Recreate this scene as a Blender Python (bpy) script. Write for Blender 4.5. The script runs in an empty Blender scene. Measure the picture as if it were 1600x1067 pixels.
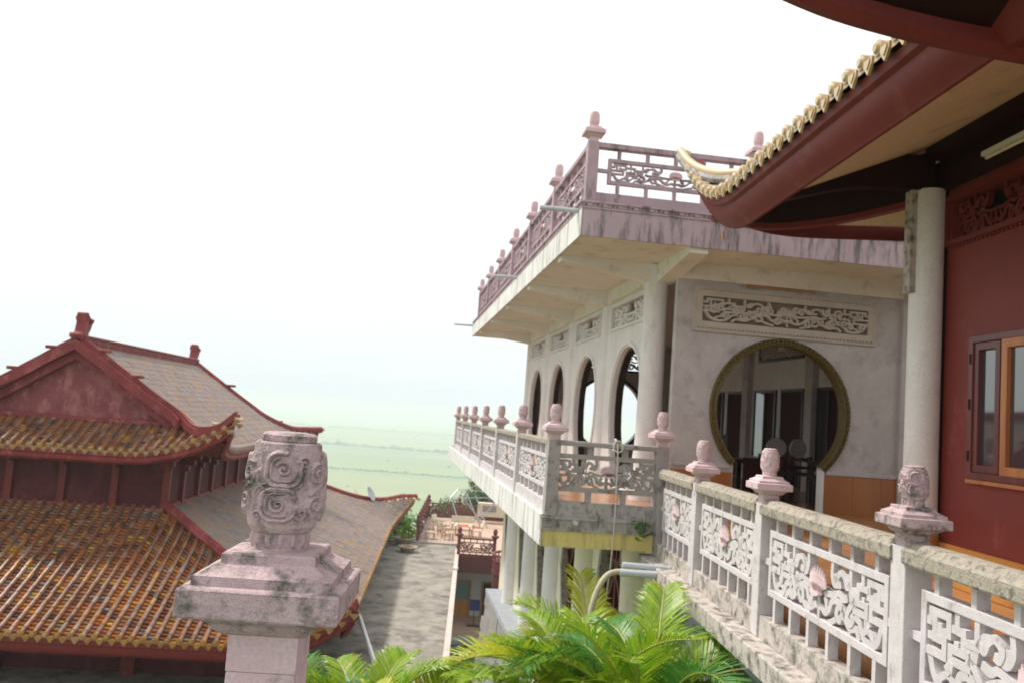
import bpy, bmesh, math, random
import numpy as np
from mathutils import Vector, Matrix
from mathutils.geometry import tessellate_polygon
R = math.radians
random.seed(7)
S = bpy.context.scene
COL = S.collection

# ------------------------------------------------------------------ camera
def setup_camera():
    cd = bpy.data.cameras.new('camera'); co = bpy.data.objects.new('camera', cd); COL.objects.link(co)
    p, r = R(5.1), R(4.22)
    fwd = Vector((0, math.cos(p), math.sin(p))); up0 = Vector((0, -math.sin(p), math.cos(p))); rt0 = Vector((1, 0, 0))
    rt = rt0*math.cos(r)+up0*math.sin(r); up = up0*math.cos(r)-rt0*math.sin(r)
    m = Matrix((rt, up, -fwd)).transposed().to_4x4()
    co.matrix_world = m
    cd.sensor_width = 36; cd.lens = 1300/1600*36
    cd.clip_start = 0.05; cd.clip_end = 60000
    cd.dof.use_dof = True; cd.dof.focus_distance = 1.62; cd.dof.aperture_fstop = 9.0
    S.camera = co
setup_camera()
# ------------------------------------------------------------------ world, sun
SUN_EL, SUN_AZ = 56, -62         # azimuth measured from +Y towards +X
def setup_world():
    w = bpy.data.worlds.new('World'); S.world = w; w.use_nodes = True
    nt = w.node_tree; nt.nodes.clear()
    out = nt.nodes.new('ShaderNodeOutputWorld')
    sky = nt.nodes.new('ShaderNodeTexSky'); sky.sky_type = 'NISHITA'; sky.sun_disc = False
    sky.sun_elevation = R(SUN_EL); sky.sun_rotation = R(SUN_AZ)
    sky.air_density = 1.2; sky.dust_density = 6; sky.ozone_density = 1.0
    bg = nt.nodes.new('ShaderNodeBackground'); bg.inputs[1].default_value = 0.07
    nt.links.new(sky.outputs[0], bg.inputs[0])
    # thin bright overcast veil in front of the blue sky
    tc = nt.nodes.new('ShaderNodeTexCoord')
    nz = nt.nodes.new('ShaderNodeTexNoise'); nz.inputs['Scale'].default_value = 1.6; nz.inputs['Detail'].default_value = 3
    nt.links.new(tc.outputs['Generated'], nz.inputs['Vector'])
    sep = nt.nodes.new('ShaderNodeSeparateXYZ'); nt.links.new(tc.outputs['Generated'], sep.inputs[0])
    rmp = nt.nodes.new('ShaderNodeValToRGB')
    rmp.color_ramp.elements[0].position = 0.0; rmp.color_ramp.elements[0].color = (0.68, 0.74, 0.755, 1)
    rmp.color_ramp.elements[1].position = 0.42; rmp.color_ramp.elements[1].color = (0.83, 0.825, 0.815, 1)
    nt.links.new(sep.outputs[2], rmp.inputs[0])
    mr = nt.nodes.new('ShaderNodeMapRange'); mr.inputs[1].default_value = .3; mr.inputs[2].default_value = .7
    mr.inputs[3].default_value = .94; mr.inputs[4].default_value = 1.02
    nt.links.new(nz.outputs[0], mr.inputs[0])
    bg2 = nt.nodes.new('ShaderNodeBackground'); nt.links.new(rmp.outputs[0], bg2.inputs[0]); nt.links.new(mr.outputs[0], bg2.inputs[1])
    mx = nt.nodes.new('ShaderNodeMixShader'); mx.inputs[0].default_value = 0.8
    nt.links.new(bg.outputs[0], mx.inputs[1]); nt.links.new(bg2.outputs[0], mx.inputs[2])
    nt.links.new(mx.outputs[0], out.inputs[0])
    sd = bpy.data.lights.new('sun', 'SUN'); sd.energy = 2.3; sd.angle = R(7); sd.color = (1, .95, .87)
    so = bpy.data.objects.new('sun', sd); COL.objects.link(so)
    el, az = R(SUN_EL), R(SUN_AZ)
    d = Vector((math.sin(az)*math.cos(el), math.cos(az)*math.cos(el), math.sin(el)))
    so.rotation_euler = d.to_track_quat('Z', 'Y').to_euler(); so.location = d*50
setup_world()
S.view_settings.view_transform = 'Standard'; S.view_settings.look = 'None'
S.view_settings.exposure = 0.72; S.view_settings.gamma = 1; S.view_settings.use_curve_mapping = False

# ------------------------------------------------------------------ materials
def lin(c): return tuple((x/12.92 if x <= .04045 else ((x+.055)/1.055)**2.4) for x in c)
MATS = {}
def mat(name, c1, c2=None, scale=3., rough=.75, bump=.15, bscale=40., stain=None, st_amt=.0, st_scale=2.5, streak=0., coat=0.,
        island=None, spec=.5, metal=0., grain=None, trans=0.):
    """c1,c2: base colours mixed by noise; stain colour laid in patches (streak>0 stretches them vertically)"""
    m = bpy.data.materials.new(name); m.use_nodes = True
    nt = m.node_tree; N = nt.nodes; L = nt.links
    b = N['Principled BSDF']
    b.inputs['Roughness'].default_value = rough; b.inputs['Metallic'].default_value = metal
    b.inputs['Specular IOR Level'].default_value = spec
    if coat: b.inputs['Coat Weight'].default_value = coat; b.inputs['Coat Roughness'].default_value = .12
    geo = N.new('ShaderNodeNewGeometry')
    pos = geo.outputs['Position']
    def noise(sc, det=5, stretch=None, rg=.6):
        n = N.new('ShaderNodeTexNoise'); n.inputs['Scale'].default_value = sc; n.inputs['Detail'].default_value = det
        n.inputs['Roughness'].default_value = rg
        if stretch:
            mp = N.new('ShaderNodeMapping'); mp.inputs['Scale'].default_value = stretch
            L.new(pos, mp.inputs[0]); L.new(mp.outputs[0], n.inputs[0])
        else: L.new(pos, n.inputs[0])
        return n.outputs[0]
    def ramp(src, lo, hi):
        mr = N.new('ShaderNodeMapRange'); mr.inputs[1].default_value = lo; mr.inputs[2].default_value = hi
        L.new(src, mr.inputs[0]); return mr.outputs[0]
    def mix(f, a, bb):
        mx = N.new('ShaderNodeMix'); mx.data_type = 'RGBA'
        if isinstance(f, float): mx.inputs[0].default_value = f
        else: L.new(f, mx.inputs[0])
        for i, v in ((6, a), (7, bb)):
            if isinstance(v, tuple): mx.inputs[i].default_value = (*v, 1)
            else: L.new(v, mx.inputs[i])
        return mx.outputs[2]
    col = c1
    if island:
        cr = N.new('ShaderNodeValToRGB'); cr.color_ramp.interpolation = 'CONSTANT'
        els = cr.color_ramp.elements
        while len(els) < len(island): els.new(.5)
        tot = sum(w for w, _ in island); acc = 0
        for e, (w, c) in zip(els, island):
            e.position = acc/tot; e.color = (*c, 1); acc += w
        oi = N.new('ShaderNodeObjectInfo'); ad = N.new('ShaderNodeMath'); ad.operation = 'MULTIPLY_ADD'; ad.inputs[1].default_value = 7.31
        L.new(oi.outputs['Random'], ad.inputs[0]); L.new(geo.outputs['Random Per Island'], ad.inputs[2])
        fr = N.new('ShaderNodeMath'); fr.operation = 'FRACT'; L.new(ad.outputs[0], fr.inputs[0])
        L.new(fr.outputs[0], cr.inputs[0]); col = cr.outputs[0]
        if c2: col = mix(ramp(noise(scale), .35, .7), col, c2)
    elif c2 is not None:
        col = mix(ramp(noise(scale, 6, (1, 1, grain) if grain else None), .35, .68), c1, c2)
    if stain:
        sa = noise(st_scale, 7, (1, 1, 1-.9*streak) if streak else None, .7)
        f = ramp(sa, .59-.22*st_amt, .73-.19*st_amt)
        col = mix(f, col, stain)
    fine = noise(bscale*2.2, 3)
    mx = N.new('ShaderNodeMix'); mx.data_type = 'RGBA'; mx.blend_type = 'MULTIPLY'; mx.inputs[0].default_value = 1
    g = N.new('ShaderNodeMapRange'); g.inputs[1].default_value = .3; g.inputs[2].default_value = .7
    g.inputs[3].default_value = .86; g.inputs[4].default_value = 1.08; L.new(fine, g.inputs[0])
    if isinstance(col, tuple): mx.inputs[6].default_value = (*col, 1)
    else: L.new(col, mx.inputs[6])
    L.new(g.outputs[0], mx.inputs[7]); L.new(mx.outputs[2], b.inputs['Base Color'])
    if bump:
        bp = N.new('ShaderNodeBump'); bp.inputs['Strength'].default_value = bump; bp.inputs['Distance'].default_value = .01
        L.new(noise(bscale, 6), bp.inputs['Height']); L.new(bp.outputs[0], b.inputs['Normal'])
    if trans:
        tr = N.new('ShaderNodeBsdfTranslucent'); L.new(mx.outputs[2], tr.inputs[0])
        ms = N.new('ShaderNodeMixShader'); ms.inputs[0].default_value = trans
        L.new(b.outputs[0], ms.inputs[1]); L.new(tr.outputs[0], ms.inputs[2])
        L.new(ms.outputs[0], N['Material Output'].inputs[0])
    MATS[name] = m; return m
mat('pink', (.66,.49,.51), (.60,.43,.45), 6, .8, .3, 60, stain=(.34,.27,.26), st_amt=.12, st_scale=9)
mat('pink_old', (.56,.415,.43), (.44,.32,.33), 22, .85, .6, 130, stain=(.125,.115,.10), st_amt=.46, st_scale=17)
mat('pink_far', (.66,.47,.49), (.60,.42,.44), 3, .8, .1, 30)
mat('white_rail', (.66,.61,.62), (.56,.52,.53), 9, .8, .3, 80, stain=(.30,.28,.25), st_amt=.12, st_scale=9, streak=.3)
mat('lichen', (.44,.385,.31), (.34,.30,.25), 26, .9, .8, 90, stain=(.14,.125,.105), st_amt=.45, st_scale=21)
mat('mauve', (.40,.285,.32), (.46,.34,.37), 3, .8, .2, 50, stain=(.14,.115,.12), st_amt=.4, st_scale=4, streak=.7)
mat('mauve_slab', (.50,.38,.41), (.44,.33,.355), 2, .85, .25, 50, stain=(.14,.12,.125), st_amt=.5, st_scale=9, streak=.92)
mat('white_slab', (.78,.77,.74), (.66,.65,.62), 2, .8, .2, 50, stain=(.3,.29,.28), st_amt=.35, st_scale=6, streak=.93)
mat('grey_plinth', (.38,.35,.33), (.46,.42,.40), 4, .9, .4, 60, stain=(.15,.14,.13), st_amt=.5, st_scale=9, streak=.4)
mat('pale_pink', (.74,.58,.60), (.68,.52,.54), 9, .8, .2)
mat('gable_red', (.26,.075,.078), (.20,.05,.052), 1.6, .7, .15, 10, stain=(.40,.16,.155), st_amt=.4, st_scale=1.9, streak=.5, spec=.25)
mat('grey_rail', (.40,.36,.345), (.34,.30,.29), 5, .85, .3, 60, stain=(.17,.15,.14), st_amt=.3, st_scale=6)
mat('ledge', (.56,.50,.45), (.46,.41,.38), 7, .9, .6, 60, stain=(.13,.12,.105), st_amt=.55, st_scale=9)
mat('wall_white', (.56,.52,.505), (.47,.435,.425), 2.4, .85, .3, 30, stain=(.38,.35,.345), st_amt=.36, st_scale=3.2, streak=.1)
mat('column_white', (.78,.75,.73), (.70,.67,.65), 2.5, .75, .12, 30, stain=(.58,.55,.53), st_amt=.12, st_scale=5, streak=.8)
mat('soffit', (.84,.79,.72), (.76,.71,.63), 1.2, .85, .15, 30, stain=(.58,.51,.42), st_amt=.2, st_scale=3)
mat('relief', (.56,.49,.42), (.48,.42,.36), 5, .85, .3, 60)
mat('relief_back', (.24,.18,.13), (.19,.14,.10), 5, .9, .2)
mat('yellow_slab', (.72,.58,.20), (.66,.54,.24), 2, .85, .2, 40, stain=(.42,.35,.15), st_amt=.3, st_scale=9, streak=.93)
mat('cream', (.80,.76,.60), (.74,.70,.52), 1.5, .85, .15, 40, stain=(.55,.50,.34), st_amt=.15, st_scale=2, streak=.7)
mat('gold', (.15,.105,.014), (.07,.048,.008), 18, .4, .6, 60)
mat('wood', (.42,.17,.055), (.33,.12,.035), 3, .42, .08, 30, grain=.12, spec=.5)
mat('wood_floor', (.34,.15,.06), (.42,.20,.09), 4, .25, .02, 20, spec=.5)
mat('dark_wood', (.02,.013,.012), (.035,.02,.018), 8, .3, .1)
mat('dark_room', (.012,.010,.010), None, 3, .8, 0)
mat('curtain', (.05,.008,.010), (.03,.004,.006), 20, .9, .2)
mat('red_wall', (.20,.032,.025), (.165,.026,.02), .9, .5, .12, 25, stain=(.28,.07,.055), st_amt=.2, st_scale=1.8, streak=.4, spec=.3)
mat('red_beam', (.18,.026,.020), (.145,.021,.016), 2, .5, .08, 25, spec=.25, stain=(.24,.06,.045), st_amt=.12, st_scale=3)
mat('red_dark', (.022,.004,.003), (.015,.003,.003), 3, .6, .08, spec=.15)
mat('red_temple', (.24,.038,.037), (.18,.028,.028), 1.5, .6, .15, 20, stain=(.36,.10,.095), st_amt=.35, st_scale=2.2, streak=.5, spec=.3)
mat('red_temple_wall', (.075,.013,.014), (.095,.018,.019), 1.2, .7, .15, 10, stain=(.14,.035,.035), st_amt=.38, st_scale=1.5, streak=.5, spec=.2)  # maroon darkened to paint in the shade under the eaves
mat('red_window', (.10,.018,.016), (.16,.03,.02), 5, .3, .1, grain=.1)
mat('orange_wood', (.50,.19,.05), (.36,.11,.03), 9, .35, .12, grain=.1)
mat('ochre', (.52,.235,.045), (.44,.19,.035), 2, .6, .1, 30, stain=(.3,.14,.04), st_amt=.3, st_scale=2)
mat('soffit_cream', (.72,.61,.47), (.65,.54,.41), .7, .8, .06, 15, stain=(.45,.35,.24), st_amt=.1, st_scale=2)
mat('stone', (.30,.28,.26), (.22,.21,.20), 5, .9, .4, 30)
mat('bluegrey', (.36,.38,.42), (.30,.32,.36), 3, .8, .15)
mat('concrete_roof', (.33,.30,.25), (.19,.17,.145), 1.1, .9, .3, 8, stain=(.10,.09,.08), st_amt=.45, st_scale=.8)
mat('pink_kerb', (.62,.50,.45), (.52,.42,.38), 1, .85, .1)
mat('deck_tile', (.52,.37,.27), (.46,.32,.23), .6, .5, .05)
mat('deck_red', (.14,.038,.035), (.11,.03,.03), 2, .6, .1)
mat('deck_rail', (.20,.05,.05), (.15,.04,.04), 2, .6, .1)
mat('house_wall', (.50,.50,.49), (.44,.44,.43), 1, .8, .05)
mat('metal_grey', (.42,.45,.47), (.33,.36,.38), 6, .35, .05, metal=.7)
mat('pvc', (.55,.58,.62), (.45,.48,.52), 4, .4, .05)
mat('hose', (.52,.46,.34), (.42,.36,.26), 9, .6, .1)
mat('rope', (.60,.58,.50), None, 30, .8, .3)
mat('white_paint', (.78,.78,.76), None, 3, .5, .05)
mat('blue', (.02,.035,.16), None, 3, .5, 0)
mat('red_cloth', (.62,.08,.03), None, 3, .8, 0)
mat('cream_seat', (.66,.58,.45), (.56,.47,.35), 6, .6, .05)
mat('pearl', (.38,.35,.34), (.28,.25,.25), 30, .35, .3)
mat('soil', (.06,.045,.03), None, 6, .9, .3)
mat('pot', (.42,.34,.26), (.33,.26,.2), 5, .8, .2)
mat('tile_front', (.5,.2,.05), (.22,.09,.04), 1.1, .34, .1, 30, coat=.4,
    island=[(6,(.38,.10,.012)),(5,(.46,.15,.015)),(2,(.54,.25,.022)),(4,(.20,.045,.013)),(3,(.30,.13,.075)),(3,(.04,.020,.014)),(1,(.30,.25,.22)),(.6,(.12,.15,.17)),(.6,(.56,.36,.035))])
mat('roll_front', (.5,.2,.05), (.20,.10,.06), 1.3, .28, .1, 30, coat=.6,
    island=[(5,(.20,.09,.045)),(4,(.16,.055,.022)),(4,(.30,.10,.015)),(2,(.30,.20,.15)),(1,(.40,.20,.025)),(2,(.06,.035,.028))])
mat('roll_sky_grey', (.5,.2,.05), (.32,.255,.23), 2.5, .5, .1, 30, coat=.2,  # grey of the sky's reflection on the glaze, painted into the side-slope rolls
    island=[(5,(.31,.23,.20)),(4,(.25,.17,.14)),(3,(.38,.23,.13)),(2,(.21,.20,.23)),(1,(.42,.25,.09))])
mat('tile_sky_grey', (.5,.2,.05), (.10,.07,.065), 1.5, .5, .1, 30, coat=.2,  # same sky-reflection grey, painted darker for the shaded gaps between rolls
    island=[(5,(.10,.065,.06)),(4,(.08,.05,.048)),(2,(.14,.075,.04)),(2,(.08,.08,.09))])
mat('tile_end', (.5,.2,.05), (.30,.17,.045), 3, .35, .25, 40, coat=.4,
    island=[(4,(.38,.20,.022)),(3,(.30,.14,.02)),(2,(.22,.10,.025)),(1,(.40,.32,.22))])
mat('tile_cream', (.5,.2,.05), (.56,.44,.30), 8, .42, .35, 60, coat=.3,
    island=[(4,(.58,.41,.21)),(3,(.50,.34,.16)),(3,(.60,.48,.32))])
mat('leaf_palm', (.15,.34,.012), (.30,.44,.018), 2.2, .42, 0, 20, trans=.35,
    island=[(5,(.15,.33,.012)),(5,(.22,.40,.015)),(3,(.36,.46,.02)),(2,(.09,.24,.015)),(.5,(.34,.22,.05))])
mat('leaf_palm_dark', (.05,.19,.03), (.09,.26,.04), 3, .42, 0, 20, trans=.3,
    island=[(5,(.06,.21,.03)),(4,(.10,.29,.04)),(2,(.04,.15,.02)),(.4,(.25,.18,.05))])
mat('leaf_palm_yellow', (.38,.46,.015), (.50,.52,.02), 3, .45, 0, 20, trans=.4,
    island=[(5,(.40,.47,.015)),(4,(.52,.52,.02)),(2,(.26,.42,.015)),(.7,(.42,.26,.06))])
mat('rachis', (.36,.36,.06), (.25,.30,.05), 4, .5, 0)
mat('cane', (.20,.22,.08), (.14,.16,.07), 6, .6, .1)
mat('leaf_dark', (.035,.085,.018), (.055,.12,.022), .8, .55, 0, 20, trans=.25, island=[(4,(.03,.08,.016)),(4,(.05,.115,.02)),(2,(.09,.15,.025)),(1,(.22,.10,.03))])
mat('leaf_green', (.06,.16,.02), (.10,.24,.03), .8, .5, 0, 20, trans=.3, island=[(4,(.07,.18,.02)),(4,(.11,.26,.03)),(2,(.04,.11,.015))])
mat('leaf_yellow', (.30,.36,.02), (.22,.34,.02), 3, .5, 0, 20, trans=.3)
mat('bark', (.10,.075,.05), (.07,.05,.035), 8, .9, .4)
def glass(name, col, rough=.04):
    m = bpy.data.materials.new(name); m.use_nodes = True; b = m.node_tree.nodes['Principled BSDF']
    b.inputs['Base Color'].default_value = (*col, 1); b.inputs['Roughness'].default_value = rough
    b.inputs['Specular IOR Level'].default_value = 1.0; b.inputs['IOR'].default_value = 1.9
    MATS[name] = m
glass('window_glass', (.03,.035,.04)); glass('blue_glass', (.10,.20,.22), .15)

# ------------------------------------------------------------------ mesh builder
class MB:
    def __init__(s): s.v = []; s.f = []; s.smooth = False
    def add(s, vs, fs):
        o = len(s.v); s.v += [tuple(v) for v in vs]; s.f += [tuple(i+o for i in f) for f in fs]; return s
    def box(s, x0, x1, y0, y1, z0, z1):
        return s.add([(x0,y0,z0),(x1,y0,z0),(x1,y1,z0),(x0,y1,z0),(x0,y0,z1),(x1,y0,z1),(x1,y1,z1),(x0,y1,z1)],
                     [(3,2,1,0),(4,5,6,7),(0,1,5,4),(1,2,6,5),(2,3,7,6),(3,0,4,7)])
    def cbox(s, cx, cy, cz, sx, sy, sz): return s.box(cx-sx/2,cx+sx/2,cy-sy/2,cy+sy/2,cz-sz/2,cz+sz/2)
    def bar(s, a, b, w, h, up=(0,0,1)):
        a, b, up = Vector(a), Vector(b), Vector(up); d = (b-a).normalized(); n = d.cross(up)
        if n.length < 1e-5: n = d.cross(Vector((1,0,0)))
        n.normalize(); u = n.cross(d)
        vs = [p+n*i*w/2+u*j*h/2 for p in (a, b) for i, j in ((-1,-1),(1,-1),(1,1),(-1,1))]
        return s.add(vs, [(3,2,1,0),(4,5,6,7),(0,1,5,4),(1,2,6,5),(2,3,7,6),(3,0,4,7)])
    def tube(s, pts, r, n=8, cap=True):
        pts = [Vector(p) for p in pts]; rs = r if isinstance(r, (list, tuple)) else [r]*len(pts)
        vs = []; u = None
        for i, p in enumerate(pts):
            d = (pts[min(i+1, len(pts)-1)]-pts[max(i-1, 0)]).normalized()
            if u is None:
                u = d.cross(Vector((0,0,1)));
                if u.length < 1e-4: u = Vector((1,0,0))
            u = (u-d*u.dot(d)).normalized(); w = d.cross(u)
            for k in range(n):
                a = 2*math.pi*k/n; vs.append(p+(u*math.cos(a)+w*math.sin(a))*rs[i])
        fs = [(i*n+k, i*n+(k+1)%n, (i+1)*n+(k+1)%n, (i+1)*n+k) for i in range(len(pts)-1) for k in range(n)]
        if cap: fs += [tuple(range(n))[::-1], tuple((len(pts)-1)*n+k for k in range(n))]
        return s.add(vs, fs)
    def lathe(s, prof, c=(0,0,0), n=24, a0=0, a1=2*math.pi):
        full = abs(a1-a0-2*math.pi) < 1e-6; m = n if full else n+1
        vs = [(c[0]+r*math.cos(a0+(a1-a0)*k/n), c[1]+r*math.sin(a0+(a1-a0)*k/n), c[2]+z) for r, z in prof for k in range(m)]
        fs = []
        for i in range(len(prof)-1):
            for k in range(n):
                k2 = (k+1) % m if full else k+1
                fs.append((i*m+k, i*m+k2, (i+1)*m+k2, (i+1)*m+k))
        if full: fs += [tuple(range(m))[::-1], tuple((len(prof)-1)*m+k for k in range(m))]
        return s.add(vs, fs)
    def sqlathe(s, prof, c=(0,0,0)):
        """square section profile: (half width, z)"""
        vs = [(c[0]+i*r, c[1]+j*r, c[2]+z) for r, z in prof for i, j in ((-1,-1),(1,-1),(1,1),(-1,1))]
        fs = [(i*4+k, i*4+(k+1)%4, i*4+4+(k+1)%4, i*4+4+k) for i in range(len(prof)-1) for k in range(4)]
        fs += [(3,2,1,0), tuple((len(prof)-1)*4+k for k in range(4))]
        return s.add(vs, fs)
    def plate(s, outer, holes, fn, t0, t1):
        """flat plate with holes. fn(u,v,t)->xyz, thickness from t0 to t1"""
        loops = [outer]+list(holes)
        tris = tessellate_polygon([[Vector((p[0], p[1], 0)) for p in l] for l in loops])
        flat = [p for l in loops for p in l]; n = len(flat)
        vs = [fn(p[0], p[1], t0) for p in flat]+[fn(p[0], p[1], t1) for p in flat]
        fs = [tuple(t) for t in tris]+[tuple(i+n for i in t)[::-1] for t in tris]; o = 0
        for l in loops:
            m = len(l); fs += [(o+i, o+(i+1) % m, n+o+(i+1) % m, n+o+i) for i in range(m)]; o += m
        return s.add(vs, fs)
    def ribbon(s, pts, w, fn, t0, t1, closed=False):
        """flat bar following a 2D polyline, width w, mitred, thickness t0..t1"""
        P = [Vector((p[0], p[1])) for p in pts]; n = len(P); L = []; Rr = []
        for i in range(n):
            a = P[(i-1) % n] if (i > 0 or closed) else None; b = P[(i+1) % n] if (i < n-1 or closed) else None
            d1 = (P[i]-a).normalized() if a is not None else None; d2 = (b-P[i]).normalized() if b is not None else None
            if d1 is None: d1 = d2
            if d2 is None: d2 = d1
            t = (d1+d2)
            t = t.normalized() if t.length > 1e-6 else d1
            nn = Vector((-t.y, t.x)); k = 1/max(.5, nn.dot(Vector((-d1.y, d1.x))))
            L.append(P[i]+nn*w/2*k); Rr.append(P[i]-nn*w/2*k)
        vs = [fn(q.x, q.y, t) for i in range(n) for q, t in ((L[i], t0), (Rr[i], t0), (Rr[i], t1), (L[i], t1))]
        fs = []
        for i in range(n if closed else n-1):
            j = (i+1) % n
            fs += [(i*4+k, i*4+(k+1)%4, j*4+(k+1)%4, j*4+k) for k in range(4)]
        if not closed: fs += [(3,2,1,0), tuple((n-1)*4+k for k in range(4))]
        return s.add(vs, fs)
    def sweep(s, path, prof, inward):
        """path: 3D points, inward: unit xy vectors per point, prof: (inward offset, dz)"""
        m = len(prof)
        vs = [(p[0]+q[0]*o, p[1]+q[1]*o, p[2]+dz) for p, q in zip(path, inward) for o, dz in prof]
        fs = [(i*m+k, i*m+(k+1)%m, (i+1)*m+(k+1)%m, (i+1)*m+k) for i in range(len(path)-1) for k in range(m)]
        fs += [tuple(range(m))[::-1], tuple((len(path)-1)*m+k for k in range(m))]
        return s.add(vs, fs)

def mesh_of(mb, name, origin=(0,0,0), smooth=False, material=None, fixn=True):
    me = bpy.data.meshes.new(name)
    v = [(a-origin[0], b-origin[1], c-origin[2]) for a, b, c in mb.v]
    me.from_pydata(v, [], mb.f); me.update()
    if fixn:
        bm = bmesh.new(); bm.from_mesh(me); bmesh.ops.recalc_face_normals(bm, faces=bm.faces); bm.to_mesh(me); bm.free()
    if smooth or mb.smooth:
        for p in me.polygons: p.use_smooth = True
        try: me.set_sharp_from_angle(angle=R(40))
        except Exception: pass
    if material: me.materials.append(MATS[material])
    return me
class Thing:
    def __init__(s, name, label, cat, frame, origin=(0,0,0), group=None):
        s.o = bpy.data.objects.new(name, None); COL.objects.link(s.o)
        s.o.empty_display_size = .2
        s.origin = origin; a = R(frame)
        s.o.rotation_euler = (0, 0, -a)
        s.o.location = (origin[0]*math.cos(a)+origin[1]*math.sin(a), -origin[0]*math.sin(a)+origin[1]*math.cos(a), origin[2])
        s.o['label'] = label; s.o['category'] = cat
        if group: s.o['group'] = group
    def part(s, name, mb, m, parent=None, smooth=False, bevel=0, label=None, kind=None):
        me = mesh_of(mb, name, s.origin, smooth, m) if isinstance(mb, MB) else mb
        o = bpy.data.objects.new(name, me); COL.objects.link(o); o.parent = parent or s.o
        if bevel:
            b = o.modifiers.new('bevel', 'BEVEL'); b.width = bevel; b.segments = 2; b.limit_method = 'ANGLE'; b.angle_limit = R(40)
        if label: o['label'] = label
        if kind: o['kind'] = kind
        return o
    def inst(s, name, me, loc, parent=None, rotz=0, scale=None):
        """shared mesh placed at frame coordinates"""
        o = bpy.data.objects.new(name, me); COL.objects.link(o); o.parent = parent or s.o
        base = parent.location if parent else Vector((0,0,0))
        o.location = Vector((loc[0]-s.origin[0], loc[1]-s.origin[1], loc[2]-s.origin[2]))-base
        o.rotation_euler = (0, 0, rotz)
        if scale: o.scale = scale
        return o
def structure(name, mb, m, frame=0, smooth=False):
    me = mesh_of(mb, name, (0,0,0), smooth, m); o = bpy.data.objects.new(name, me); COL.objects.link(o)
    o.rotation_euler = (0,0,-R(frame)); o['kind'] = 'structure'; return o
def single(name, mb, m, label, cat, frame=0, group=None, smooth=False, kind=None):
    """a thing that is one mesh; origin moved to its own base centre"""
    xs = [v[0] for v in mb.v]; ys = [v[1] for v in mb.v]; zs = [v[2] for v in mb.v]
    og = ((min(xs)+max(xs))/2, (min(ys)+max(ys))/2, min(zs))
    me = mesh_of(mb, name, og, smooth, m); o = bpy.data.objects.new(name, me); COL.objects.link(o); a = R(frame)
    o.rotation_euler = (0,0,-a)
    o.location = (og[0]*math.cos(a)+og[1]*math.sin(a), -og[0]*math.sin(a)+og[1]*math.cos(a), og[2])
    if kind: o['kind'] = kind
    o['label'] = label; o['category'] = cat
    if group: o['group'] = group
    return o
A, C, T = -7.5, -2.4, -4.5     # yaw (deg) of the pavilion, the walkway / hall and the temple
def circ(cx, cy, r, n=48, a0=0, a1=2*math.pi, ry=None):
    ry = ry or r
    return [(cx+r*math.cos(a0+(a1-a0)*i/n), cy+ry*math.sin(a0+(a1-a0)*i/n)) for i in range(n if abs(a1-a0-2*math.pi) < 1e-6 else n+1)]
def catmull(pts, k=6):
    P = [Vector(p) for p in pts]; out = []
    for i in range(len(P)-1):
        a, b, c, d = P[max(i-1,0)], P[i], P[i+1], P[min(i+2, len(P)-1)]
        for j in range(k):
            t = j/k
            out.append(.5*((2*b)+(c-a)*t+(2*a-5*b+4*c-d)*t*t+(3*b-a-3*c+d)*t**3))
    out.append(P[-1]); return [tuple(p) for p in out]

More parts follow.
